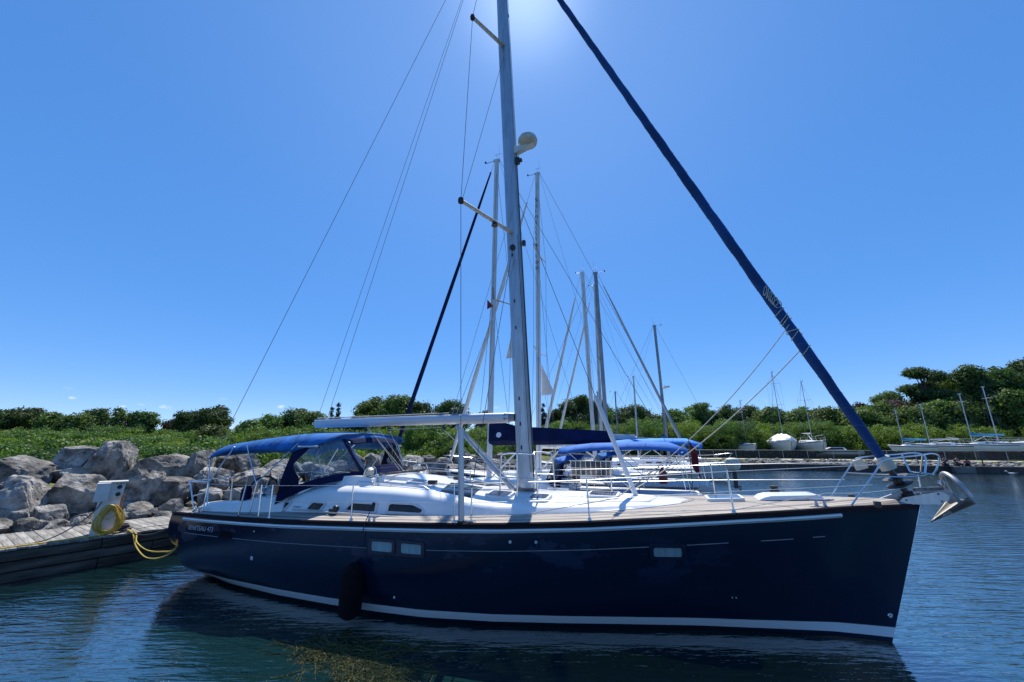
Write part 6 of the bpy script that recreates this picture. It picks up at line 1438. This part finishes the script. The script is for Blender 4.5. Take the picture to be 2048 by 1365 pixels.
# people on the landing
def person(name, label, loc, rz, shirt, pts_body, hair=True):
    t = thing(name, label, 'person', loc, rz)
    def skin(nm, verts, edges, rad, mt, par):
        me = bpy.data.meshes.new(nm); me.from_pydata(verts, edges, []); me.materials.append(MATS[mt]); o = link(nm, me, par)
        sk = o.modifiers.new('skin', 'SKIN'); sk.use_smooth_shade = True
        for i, r in enumerate(rad): me.skin_vertices[0].data[i].radius = (r, r)
        me.skin_vertices[0].data[0].use_root = True
        o.modifiers.new('sub', 'SUBSURF').levels = 1; o.modifiers['sub'].render_levels = 1
        return o
    P = pts_body
    body = skin('body', [P['hip'], P['waist'], P['chest'], P['neck'], P['chin'], P['head'], P['shL'], P['elL'], P['haL'], P['shR'], P['elR'], P['haR'], P['hpL'], P['knL'], P['foL'], P['hpR'], P['knR'], P['foR']],
                [(0, 1), (1, 2), (2, 3), (3, 4), (4, 5), (2, 6), (6, 7), (7, 8), (2, 9), (9, 10), (10, 11), (0, 12), (12, 13), (13, 14), (0, 15), (15, 16), (16, 17)],
                [.12, .11, .13, .05, .075, .095, .06, .045, .035, .06, .045, .035, .09, .07, .05, .09, .07, .05], 'skin', t)
    sh = skin('shirt', [P['hip'], P['waist'], P['chest'], P['shL'], P['elL'], P['shR'], P['elR']], [(0, 1), (1, 2), (2, 3), (3, 4), (2, 5), (5, 6)], [.135, .13, .15, .075, .06, .075, .06], shirt, t)
    tr = skin('trousers', [P['hip'], P['hpL'], P['knL'], P['foL'], P['hpR'], P['knR'], P['foR']], [(0, 1), (1, 2), (2, 3), (0, 4), (4, 5), (5, 6)], [.14, .105, .08, .06, .105, .08, .06], 'cloth_dark', t)
    h = Vector(P['head']); MB().lathe([(.001, -.02), (.10, 0), (.108, .06), (.08, .12), (.001, .135)], h + Vector((.02, 0, .0)), (.25, 0, 1), 12).build('hair', 'hair_dark', t)
V = lambda *a: tuple(a)
sit = dict(hip=V(0, 0, .12), waist=V(-.03, 0, .30), chest=V(-.10, 0, .52), neck=V(-.14, 0, .70), chin=V(-.17, 0, .77), head=V(-.18, 0, .86), shL=V(-.10, .19, .60), elL=V(-.26, .20, .40), haL=V(-.42, .10, .36), shR=V(-.10, -.19, .60), elR=V(-.26, -.20, .40), haR=V(-.42, -.08, .36), hpL=V(-.08, .10, .10), knL=V(-.44, .13, .20), foL=V(-.48, .13, -.20), hpR=V(-.08, -.10, .10), knR=V(-.44, -.13, .20), foR=V(-.48, -.13, -.20))
bend = dict(sit); bend.update(chest=V(-.22, 0, .42), neck=V(-.36, 0, .50), chin=V(-.42, 0, .52), head=V(-.50, 0, .54), shL=V(-.24, .19, .46), shR=V(-.24, -.19, .46), elL=V(-.36, .2, .25), elR=V(-.36, -.2, .25), haL=V(-.48, .1, .1), haR=V(-.48, -.1, .1))
FZ = .63
person('person', 'person in dark clothes sitting hunched on the far seawall, nearer the pulpit', tuple(sw(19.3, .1, FZ)), SRZ + R(75), 'cloth_dark', sit)
person('person', 'person in dark clothes sitting between the hunched one and the pink top', tuple(sw(20.2, .15, FZ)), SRZ + R(100), 'cloth_dark', sit)
person('person', 'person in a pink top bending forward on the far seawall', tuple(sw(21.0, .1, FZ)), SRZ + R(60), 'cloth_pink', bend)
tb = thing('litter_bin', 'black litter bin on a post beside the seated people', 'bin', tuple(sw(22.9, 1.4, .55)), SRZ)
MB().tube([(0, 0, 0), (0, 0, .85)], .05, 8).build('post', 'bark', tb)
m = MB(); m.box((0, 0, 1.05), (.5, .45, .6), taper=.9); m.build('box', 'black_plastic', tb, False)
gl = thing('seagull', 'white gull floating near the far seawall', 'bird', (44.7, 36.9, 0), R(150))
m = MB(); rows = []
for x, r, z in ((-.30, .02, .16), (-.2, .07, .12), (0, .12, .09), (.18, .10, .12), (.26, .05, .20), (.30, .05, .28), (.36, .05, .32), (.41, .02, .31), (.47, .008, .30)): rows.append([(x, r * math.cos(a), z + r * .8 * math.sin(a)) for a in np.linspace(0, 2 * math.pi, 11)[:-1]])
m.loft(rows, closed=True, cap0=True, cap1=True).build('body', 'bird_white', gl)
for sg in (1, -1): MB().prism([(.15, sg * .1, .14), (-.1, sg * .125, .18), (-.38, sg * .06, .20), (-.1, sg * .12, .08)], (0, sg * .015, 0)).build('wing', 'letter_grey', gl, False)
# house roofs far off behind the trees
for (x, y, w_, h_, lb) in ((-66, 88, 6, .3, 'grey roofed brick house behind the purple tree'), (-2.6, 84, 5, 2.0, 'brown house behind the hedge under the navy boom end')):
    hz = ground_z(x, y); hs = thing('house', lb, 'house', (x, y, hz), R(12))
    m = MB(); m.box((0, 0, h_ / 2), (w_, 6, h_)); m.build('wall', 'brick_house', hs, False)
    m = MB(); m.prism([(-w_ / 2 - .4, -3.4, h_), (-w_ / 2 - .4, 3.4, h_), (-w_ / 2 - .4, 0, h_ + 2.0)], (w_ + .8, 0, 0)); m.build('roof', 'roof_grey', hs, False)
    for dx in (-.25, .25): MB().box((w_ * dx, -3.02, h_ * .55), (1.2, .06, 1.3)).build('window', 'window_dark', hs, False)

# ------------------------------------------------------------------ trees
def leaf_mesh(name, C, size, tint, seed, m, up=.35, D=None):
    """C: (n,3) leaf centres -> one mesh of small quads"""
    rs = np.random.RandomState(seed); n = len(C)
    nrm = rs.normal(size=(n, 3)) * .75; nrm[:, 2] += up
    if D is not None: nrm += D * 1.25
    nrm /= np.linalg.norm(nrm, axis=1)[:, None]
    a = np.cross(nrm, rs.normal(size=(n, 3))); a /= np.linalg.norm(a, axis=1)[:, None] + 1e-9; b = np.cross(nrm, a)
    s = (size * rs.uniform(.6, 1.35, n))[:, None]; a = a * s; b = b * s * rs.uniform(.5, .9, n)[:, None]
    V_ = np.empty((n, 4, 3)); V_[:, 0] = C - a; V_[:, 1] = C - b * .9; V_[:, 2] = C + a; V_[:, 3] = C + b * .9
    me = bpy.data.meshes.new(name); me.vertices.add(4 * n); me.loops.add(4 * n); me.polygons.add(n)
    me.vertices.foreach_set('co', V_.reshape(-1).astype(np.float32)); me.loops.foreach_set('vertex_index', np.arange(4 * n, dtype=np.int32))
    me.polygons.foreach_set('loop_start', np.arange(0, 4 * n, 4, dtype=np.int32))
    me.update(calc_edges=True)
    at = me.attributes.new('tint', 'FLOAT', 'FACE'); at.data.foreach_set('value', tint.astype(np.float32))
    me.materials.append(MATS[m]); return me
def crown_points(rs, lobes, per, clump_r, leaves):
    pts = []; tn = []; dd = []
    for (c, r) in lobes:
        k = max(6, int(per * (r[0] * r[1] + r[0] * r[2]) ** 1.0))
        d = rs.normal(size=(k, 3)); d /= np.linalg.norm(d, axis=1)[:, None]
        cc = np.array(c) + d * np.array(r) * rs.uniform(.72, 1.06, (k, 1))
        ct = np.clip(rs.uniform() * .55 + rs.uniform(0, .6, k), 0, 1)
        L_ = cc[:, None, :] + rs.normal(size=(k, leaves, 3)) * clump_r * np.array([1, 1, .6])
        q_ = L_ - cc[:, None, :]; q_ /= np.linalg.norm(q_, axis=2)[:, :, None] + 1e-6; dd.append((q_ * .8 + d[:, None, :] * .7).reshape(-1, 3))
        pts.append(L_.reshape(-1, 3)); tn.append(np.clip(np.repeat(ct, leaves) * .7 + rs.uniform(0, .3, k * leaves), 0, 1))
    return np.concatenate(pts), np.concatenate(tn), np.concatenate(dd)
def make_lobes(rs, kind, Hh, r):
    L_ = []
    if kind == 'conifer':
        for k in range(9):
            f = k / 8; rr = r * (1.05 - .95 * f); L_.append(((rs.normal() * .05 * r, rs.normal() * .05 * r, Hh * (.12 + .84 * f)), (rr, rr, Hh * .05)))
        return L_
    if kind == 'open':
        for k in range(30):
            a = rs.uniform(0, 6.28); q = rs.uniform(.05, .95) ** .7; z = Hh * rs.uniform(.35, .95)
            w = r * (1.0 if z < Hh * .7 else .75); rr = r * rs.uniform(.15, .27); L_.append(((w * q * math.cos(a), w * q * math.sin(a), z), (rr * 1.25, rr * 1.25, rr * .62)))
        return L_
    n = {'round': 17, 'feather': 16, 'willow': 11}[kind]
    z0, z1 = {'round': (.30, .86), 'feather': (.25, .92), 'willow': (.30, .80)}[kind]
    for k in range(n):
        f = (k + .5) / n; z = Hh * (z0 + (z1 - z0) * f); w = r * math.sqrt(max(.04, 1 - ((f - .38) / .68) ** 2)); a = k * 2.4 + rs.uniform(-.4, .4); q = rs.uniform(.40, .80)
        rr = r * rs.uniform(.24, .44) * (1 if kind != 'feather' else .8); L_.append(((w * q * math.cos(a), w * q * math.sin(a), z), (rr * 1.1, rr * 1.1, min(rr, Hh * .16) * (.95 if kind != 'feather' else .6))))
    L_.append(((0, 0, Hh * .5), (r * .55, r * .55, Hh * .3)))
    return L_
TREES = [(-80.5, 62, 7.3, 2.85, 'round', 'leaf_dark', 'dark round tree at the photo edge behind the boulders'), (-78.0, 64, 7.9, 2.66, 'round', 'leaf_dark', 'broad dark tree second from the photo edge'), (-63.2, 55, 4.6, 1.6, 'feather', 'leaf_mid', 'mid green feathery tree beside the two dark edge trees'), (-54.5, 50, 3.9, 1.7, 'round', 'leaf_mid', 'low mid green tree above the pale lumpy boulder'), (-68.7, 66, 8.2, 1.78, 'round', 'leaf_dark', 'upright round dark tree of the trio above the tallest boulder'), (-59.0, 60, 7.7, 1.13, 'feather', 'leaf_mid', 'slim feathery tree between the two round dark trees'), (-57.0, 62, 7.4, 2.01, 'round', 'leaf_dark', 'ball shaped dark tree beside the slim feathery one'), (-58.5, 70, 4.4, 2.0, 'round', 'leaf_purple', 'small purple leaved tree near the far house roof'), (-53.0, 66, 7.7, 2.33, 'round', 'leaf_dark', 'dark tree, lower half of the pair above the bimini end'), (-48.1, 64, 8.3, 2.58, 'round', 'leaf_dark', 'dark tree, taller half of the pair above the bimini end'), (-29.7, 40, 4.4, 1.6, 'willow', 'leaf_olive', 'pale olive willow bush in front of the dark pair'), (-34.0, 52, 5.2, 1.63, 'round', 'leaf_mid', 'low green tree above the middle of the bimini'), (-33.7, 56, 6.5, 1.81, 'feather', 'leaf_mid', 'feathery green tree left of the round dark one over the bimini'), (-32.8, 60, 7.5, 2.52, 'round', 'leaf_dark', 'round dark tree over the bimini near the boom end'), (-25.7, 52, 6.5, 1.76, 'round', 'leaf_mid', 'green tree just beside the end of the boom'), (-31.7, 70, 8.7, 0.72, 'conifer', 'leaf_conifer', 'shorter of two small spruces above the boom'), (-30.6, 70, 9.4, 0.97, 'conifer', 'leaf_conifer', 'taller of two small spruces above the boom'), (-19.0, 50, 6.5, 2.35, 'willow', 'leaf_olive', 'olive willow rising just above the boom'), (-21.0, 60, 9.4, 2.73, 'round', 'leaf_mid', 'tall green tree above the boom, nearest the spruces'), (-16.5, 58, 9.7, 3.19, 'round', 'leaf_mid', 'largest green tree above the boom'), (-13.2, 58, 9.0, 2.15, 'round', 'leaf_dark', 'dark tree crossed by the navy furled sail'), (-10.0, 66, 10.8, 2.66, 'round', 'leaf_dark', 'dark tree above the fore half of the boom'), (-5.3, 75, 9.7, 1.51, 'round', 'leaf_dark', 'small dark tree behind the white mast'), (5.4, 70, 9.9, 1.24, 'conifer', 'leaf_conifer', 'narrow conifer right beside the main mast'), (8.0, 72, 9.2, 2.17, 'feather', 'leaf_dark', 'loose dark tree between main mast and big pine'), (11.8, 68, 11.3, 3.84, 'feather', 'leaf_dark', 'big dark pine behind the group of masts'), (14.8, 70, 11.0, 2.61, 'round', 'leaf_mid', 'green tree behind the thick white mast'), (17.6, 74, 10.3, 2.19, 'round', 'leaf_dark', 'dark tree just past the grey mast'), (22.0, 72, 10.1, 3.31, 'round', 'leaf_dark', 'dark dome shaped tree behind two thin masts'), (24.4, 68, 7.9, 2.41, 'round', 'leaf_mid', 'low green tree next to the dark dome'), (28.3, 70, 9.0, 2.62, 'round', 'leaf_mid', 'green tree behind the radar mast'), (33.6, 72, 10.3, 2.64, 'feather', 'leaf_mid', 'taller feathery tree past the radar mast'), (36.0, 72, 9.5, 1.63, 'round', 'leaf_dark', 'small dark tree beside the feathery one past the radar mast'), (42.1, 78, 10.9, 1.91, 'feather', 'leaf_dark', 'loose dark tree behind the sheets of the furled genoa'), (43.6, 74, 10.2, 2.58, 'round', 'leaf_dark', 'dark round tree behind the small boat ashore'), (45.2, 70, 9.3, 2.97, 'round', 'leaf_mid', 'green tree above the small boat ashore'), (48.5, 68, 8.8, 2.93, 'round', 'leaf_mid', 'green tree behind the wrapped boat'), (52.9, 72, 10.0, 1.76, 'feather', 'leaf_mid', 'feathery tree top behind the mast of the bow-on boat'), (51.7, 66, 8.9, 2.95, 'round', 'leaf_mid', 'green tree behind the bow-on boat'), (55.6, 66, 9.4, 2.68, 'round', 'leaf_mid', 'green tree just before the furled genoa crosses the wood'), (61.1, 70, 10.7, 1.74, 'round', 'leaf_purple', 'purple tree top behind the furled genoa'), (56.7, 62, 9.4, 2.61, 'round', 'leaf_mid', 'green tree crossed by the lower furled genoa'), (60.0, 62, 10.4, 2.27, 'round', 'leaf_purple', 'purple brown tree below the tall open tree'), (65.6, 62, 15.5, 3.43, 'open', 'leaf_dark', 'tall open branched tree standing above the wood'), (62.4, 58, 9.7, 2.01, 'round', 'leaf_mid', 'green tree at the foot of the tall open one'), (70.6, 60, 15.0, 2.12, 'round', 'leaf_dark', 'tall dark tree, first of the group past the open tree'), (74.8, 60, 14.6, 2.34, 'round', 'leaf_dark', 'tall dark tree, second of the group past the open tree'), (79.6, 60, 15.8, 2.35, 'round', 'leaf_dark', 'tallest dark tree at the photo edge above the boats ashore'), (63.9, 57, 9.6, 1.93, 'round', 'leaf_mid', 'green tree in the gap under the tall dark trees'), (70.2, 56, 9.5, 2.22, 'round', 'leaf_mid', 'green tree below the second tall dark tree')]
TREES += [(77.5, 66, 14.2, 3.6, 'round', 'leaf_mid', 'broad green tree filling the gap between the tall dark edge trees'), (71.5, 66, 13.4, 3.2, 'round', 'leaf_mid', 'green tree behind the first tall dark tree'), (67.5, 60, 11.0, 3.0, 'round', 'leaf_mid', 'rounded green tree at the shoulder of the open tree'), (76.0, 55, 11.5, 2.8, 'round', 'leaf_mid', 'green tree low in front of the tallest edge trees'), (58.2, 58, 8.6, 2.8, 'round', 'leaf_mid', 'leafy green tree below the purple brown one'), (53.5, 61, 8.2, 3.0, 'round', 'leaf_mid', 'leafy green tree where the genoa meets the wood'), (82.5, 58, 14.0, 3.2, 'round', 'leaf_mid', 'green tree cut off by the photo edge above the boats'), (62.8, 66, 11.6, 3.2, 'feather', 'leaf_mid', 'feathery green tree behind the tall open one')]
for i, (x, y, zt, r, kind, lm, lab) in enumerate(TREES):
    rs = np.random.RandomState(100 + i); zg = ground_z(x, y); Hh = max(3.0, zt - zg)
    t = thing('tree', lab, 'tree', (x, y, zg), 0)
    r *= 1.16 if x > -12 else .98
    if x < -12 and kind != 'willow': Hh += .55
    if x > 69: Hh += 1.6
    lobes = make_lobes(rs, kind, Hh * .97, r)
    per = {'round': 24, 'feather': 34, 'willow': 30, 'conifer': 60, 'open': 46}[kind]
    C, tn, dv = crown_points(rs, lobes, per, {'round': .30, 'feather': .30, 'willow': .24, 'conifer': .16, 'open': .30}[kind], 17)
    kp = C[:, 2] > .25; C, tn, dv = C[kp], tn[kp], dv[kp]
    me = leaf_mesh('crown', C, {'round': .155, 'feather': .14, 'willow': .12, 'conifer': .12, 'open': .16}[kind], tn, i, lm, .35 if kind != 'willow' else .1, dv)
    link('crown', me, t)
    tk = MB(); tr_ = max(.12, r * .07); tk.tube([(0, 0, -.3), (.05 * r, 0, Hh * .3), (0, .04 * r, Hh * .6), (0, 0, Hh * .88)], [tr_ * 1.3, tr_, tr_ * .65, tr_ * .2], 7)
    for (c, q) in (lobes if kind == 'open' else lobes[::2]):
        b0 = Vector((0, 0, c[2] * .62)); tk.tube([b0, b0.lerp(Vector(c), .55) + Vector((0, 0, .1)), Vector(c)], [tr_ * .45, tr_ * .3, tr_ * .12], 5)
    tk.build('trunk', 'bark', t)
BUSHES = [(-50.3, 37.9, 4.37, 1.08, 1), (-47.3, 37.3, 3.79, 1.09, 0), (-40.5, 33.1, 4.27, 0.99, 1), (-41.1, 35.1, 4.22, 1.08, 0), (-45.2, 40.5, 4.28, 1.28, 1), (-43.3, 40.7, 4.36, 1.32, 0), (-41.2, 40.8, 4.15, 1.36, 0), (-31.7, 33.1, 3.63, 1.13, 0), (-37.7, 41.6, 4.11, 1.46, 0), (-28.4, 33.3, 3.7, 1.2, 1), (-31.5, 39.5, 3.76, 1.45, 1), (-30.9, 41.3, 4.1, 1.56, 1), (-26.6, 38.2, 3.97, 1.48, 0), (-33.0, 25.4, 2.86, 0.65, 0), (-32.0, 26.0, 3.04, 0.69, 2), (-32.8, 28.4, 2.94, 0.78, 2), (-28.7, 26.5, 3.04, 0.76, 2), (-26.8, 26.6, 3.03, 0.79, 0), (-25.8, 27.7, 2.88, 0.85, 0), (-24.8, 29.0, 2.91, 0.92, 0), (-20.6, 26.3, 2.95, 0.87, 0), (-26.1, 38.5, 4.23, 1.43, 2), (-23.8, 37.9, 4.57, 1.44, 1), (-25.4, 43.9, 4.32, 1.7, 0), (-19.8, 37.5, 4.49, 1.49, 0), (-19.2, 40.0, 4.9, 1.62, 1), (-16.0, 37.3, 4.05, 1.54, 2), (-15.0, 39.6, 4.24, 1.66, 2), (-14.2, 43.2, 4.79, 1.84, 1), (-12.3, 44.0, 4.66, 1.9, 1), (-7.9, 34.5, 4.6, 1.43, 0), (-7.4, 38.9, 4.04, 1.61, 1), (-5.4, 34.8, 4.15, 1.46, 0), (-4.2, 35.7, 3.9, 1.5, 1), (-3.1, 38.5, 4.02, 1.62, 1), (-1.6, 38.3, 4.51, 1.63, 1), (-7.5, 33.2, 2.73, 1.28, 0), (-6.3, 33.9, 2.74, 1.31, 2), (-4.8, 33.4, 2.83, 1.31, 0), (-3.3, 32.9, 2.59, 1.29, 2), (-2.0, 33.1, 2.79, 1.3, 0), (4.6, 65.9, 5.64, 2.62, 1), (7.3, 63.3, 6.71, 2.52, 0), (10.2, 63.4, 6.54, 2.51, 1), (13.1, 63.8, 6.04, 2.5, 1), (15.2, 61.0, 5.68, 2.36, 1), (17.6, 59.4, 6.45, 2.28, 0), (21.0, 61.6, 6.6, 2.34, 0), (24.3, 63.1, 6.02, 2.36, 1), (26.0, 60.3, 6.28, 2.22, 1), (28.8, 60.8, 5.32, 2.19, 1), (33.7, 64.7, 6.66, 2.3, 0), (33.8, 59.9, 5.51, 2.08, 0), (30.7, 59.0, 6.17, 2.23, 0), (33.2, 58.4, 6.0, 2.16, 2), (34.1, 57.5, 5.37, 2.01, 1), (38.6, 59.4, 5.2, 2.06, 0), (42.1, 59.3, 5.9, 2.05, 0), (44.6, 58.7, 6.34, 1.99, 0), (46.0, 58.3, 5.23, 1.89, 0), (46.9, 57.2, 5.25, 1.78, 0), (53.3, 59.2, 6.06, 1.87, 2), (36.1, 60, 5.98, 1.76, 1), (38.6, 60, 5.88, 1.73, 1), (41.2, 60, 5.88, 1.69, 1), (44.5, 60, 5.98, 1.64, 1), (47.0, 55.1, 5.41, 1.6, 1), (50.6, 55.6, 5.2, 1.6, 1), (51.7, 54.4, 5.0, 1.53, 1), (54.0, 54.2, 5.46, 1.5, 1), (56.0, 54.1, 5.1, 1.46, 1), (59.1, 53.7, 5.29, 1.44, 1), (61.4, 53.6, 5.22, 1.41, 1), (62.3, 52.6, 4.9, 1.35, 1), (68.9, 53.8, 5.72, 1.41, 1), (71.2, 53.9, 4.92, 1.38, 1), (75, 53, 5.2, 1.5, 1)]
acc = {0: ([], [], []), 1: ([], [], []), 2: ([], [], [])}
for i, (x, y, zt, r, mi) in enumerate(BUSHES):
    if x < -22: zt += -.85 + .35 * math.sin(i * 2.7)
    elif x < -12: zt += -.5 + .35 * math.sin(i * 2.7)
    elif x < 0: zt += .3 * math.sin(i * 1.9)
    rs = np.random.RandomState(500 + i); zg = ground_z(x, y) - .1; Hh = max(1.2, zt - zg); r *= 1.3; lob = []
    for k in range(7):
        a = k * 2.2; f = (k + .5) / 7; lob.append(((x + r * .55 * math.cos(a), y + r * .55 * math.sin(a), zg + Hh * (.15 + .68 * f)), (r * .6, r * .6, Hh * .22)))
    C, tn, dv = crown_points(rs, lob, 22 if y > 45 else 34, .20, 22); acc[mi][0].append(C); acc[mi][1].append(tn); acc[mi][2].append(dv)
rs = np.random.RandomState(77)
for k in range(170):            # separate shrubs of many sizes on the bank behind the boulders
    q = rs.uniform(-26, 30); w = 9.5 + 22 * rs.uniform() ** 1.3; p = dk(q, w, 0); hh = rs.uniform(.9, 2.1) * (1.0 if w < 15 else .75); rr = rs.uniform(.7, 1.4); zg = ground_z(p.x, p.y); lob = []
    for t_ in range(5): lob.append(((p.x + rs.normal() * rr * .45, p.y + rs.normal() * rr * .45, zg + hh * rs.uniform(.25, .85)), (rr * rs.uniform(.4, .7), rr * rs.uniform(.4, .7), hh * rs.uniform(.2, .34))))
    C, tn, dv = crown_points(rs, lob, 30, .17, 14); mi = int(rs.choice([0, 0, 1, 2, 2])); acc[mi][0].append(C); acc[mi][1].append(tn); acc[mi][2].append(dv)
for k in range(64):             # hedge at the foot of the trees beyond the breakwater
    u = -60 + 11.5 * k; Y = rs.uniform(44, 52); x = (u - 1024) / 806 * Y; zt = 2.6 + (890 - rs.uniform(853, 876)) / 806 * Y; zg = ground_z(x, Y); hh = max(1.0, zt - zg); rr = rs.uniform(.9, 1.5); lob = []
    for t_ in range(6): lob.append(((x + rs.normal() * rr * .5, Y + rs.normal() * rr * .4, zg + hh * rs.uniform(.2, .82)), (rr * rs.uniform(.45, .75), rr * rs.uniform(.45, .75), hh * rs.uniform(.18, .3))))
    C, tn, dv = crown_points(rs, lob, 22, .2, 14); mi = int(rs.choice([0, 0, 1, 2])); acc[mi][0].append(C); acc[mi][1].append(tn); acc[mi][2].append(dv)
for k in range(120):
    p = sw(rs.uniform(-24, 60), rs.uniform(17, 24)); lob = [((p.x, p.y, ground_z(p.x, p.y) + 1.0), (1.6, 1.6, 1.5))]
    C, tn, dv = crown_points(rs, lob, 18, .22, 12); acc[0 if k % 3 else 2][0].append(C); acc[0 if k % 3 else 2][1].append(tn * .6); acc[0 if k % 3 else 2][2].append(dv)
for mi, (nm, lb) in {0: ('leaf_mid', 'green shrubbery along the banks'), 1: ('leaf_bright', 'bright yellow green shrubbery along the banks'), 2: ('leaf_dark', 'dark green shrubbery along the banks')}.items():
    C = np.concatenate(acc[mi][0]); tn = np.concatenate(acc[mi][1]); dv = np.concatenate(acc[mi][2])
    tag(link('shrubbery', leaf_mesh('shrubbery', C, .085, tn, mi + 40, nm, .05, dv)), lb, 'shrubs', kind='stuff')
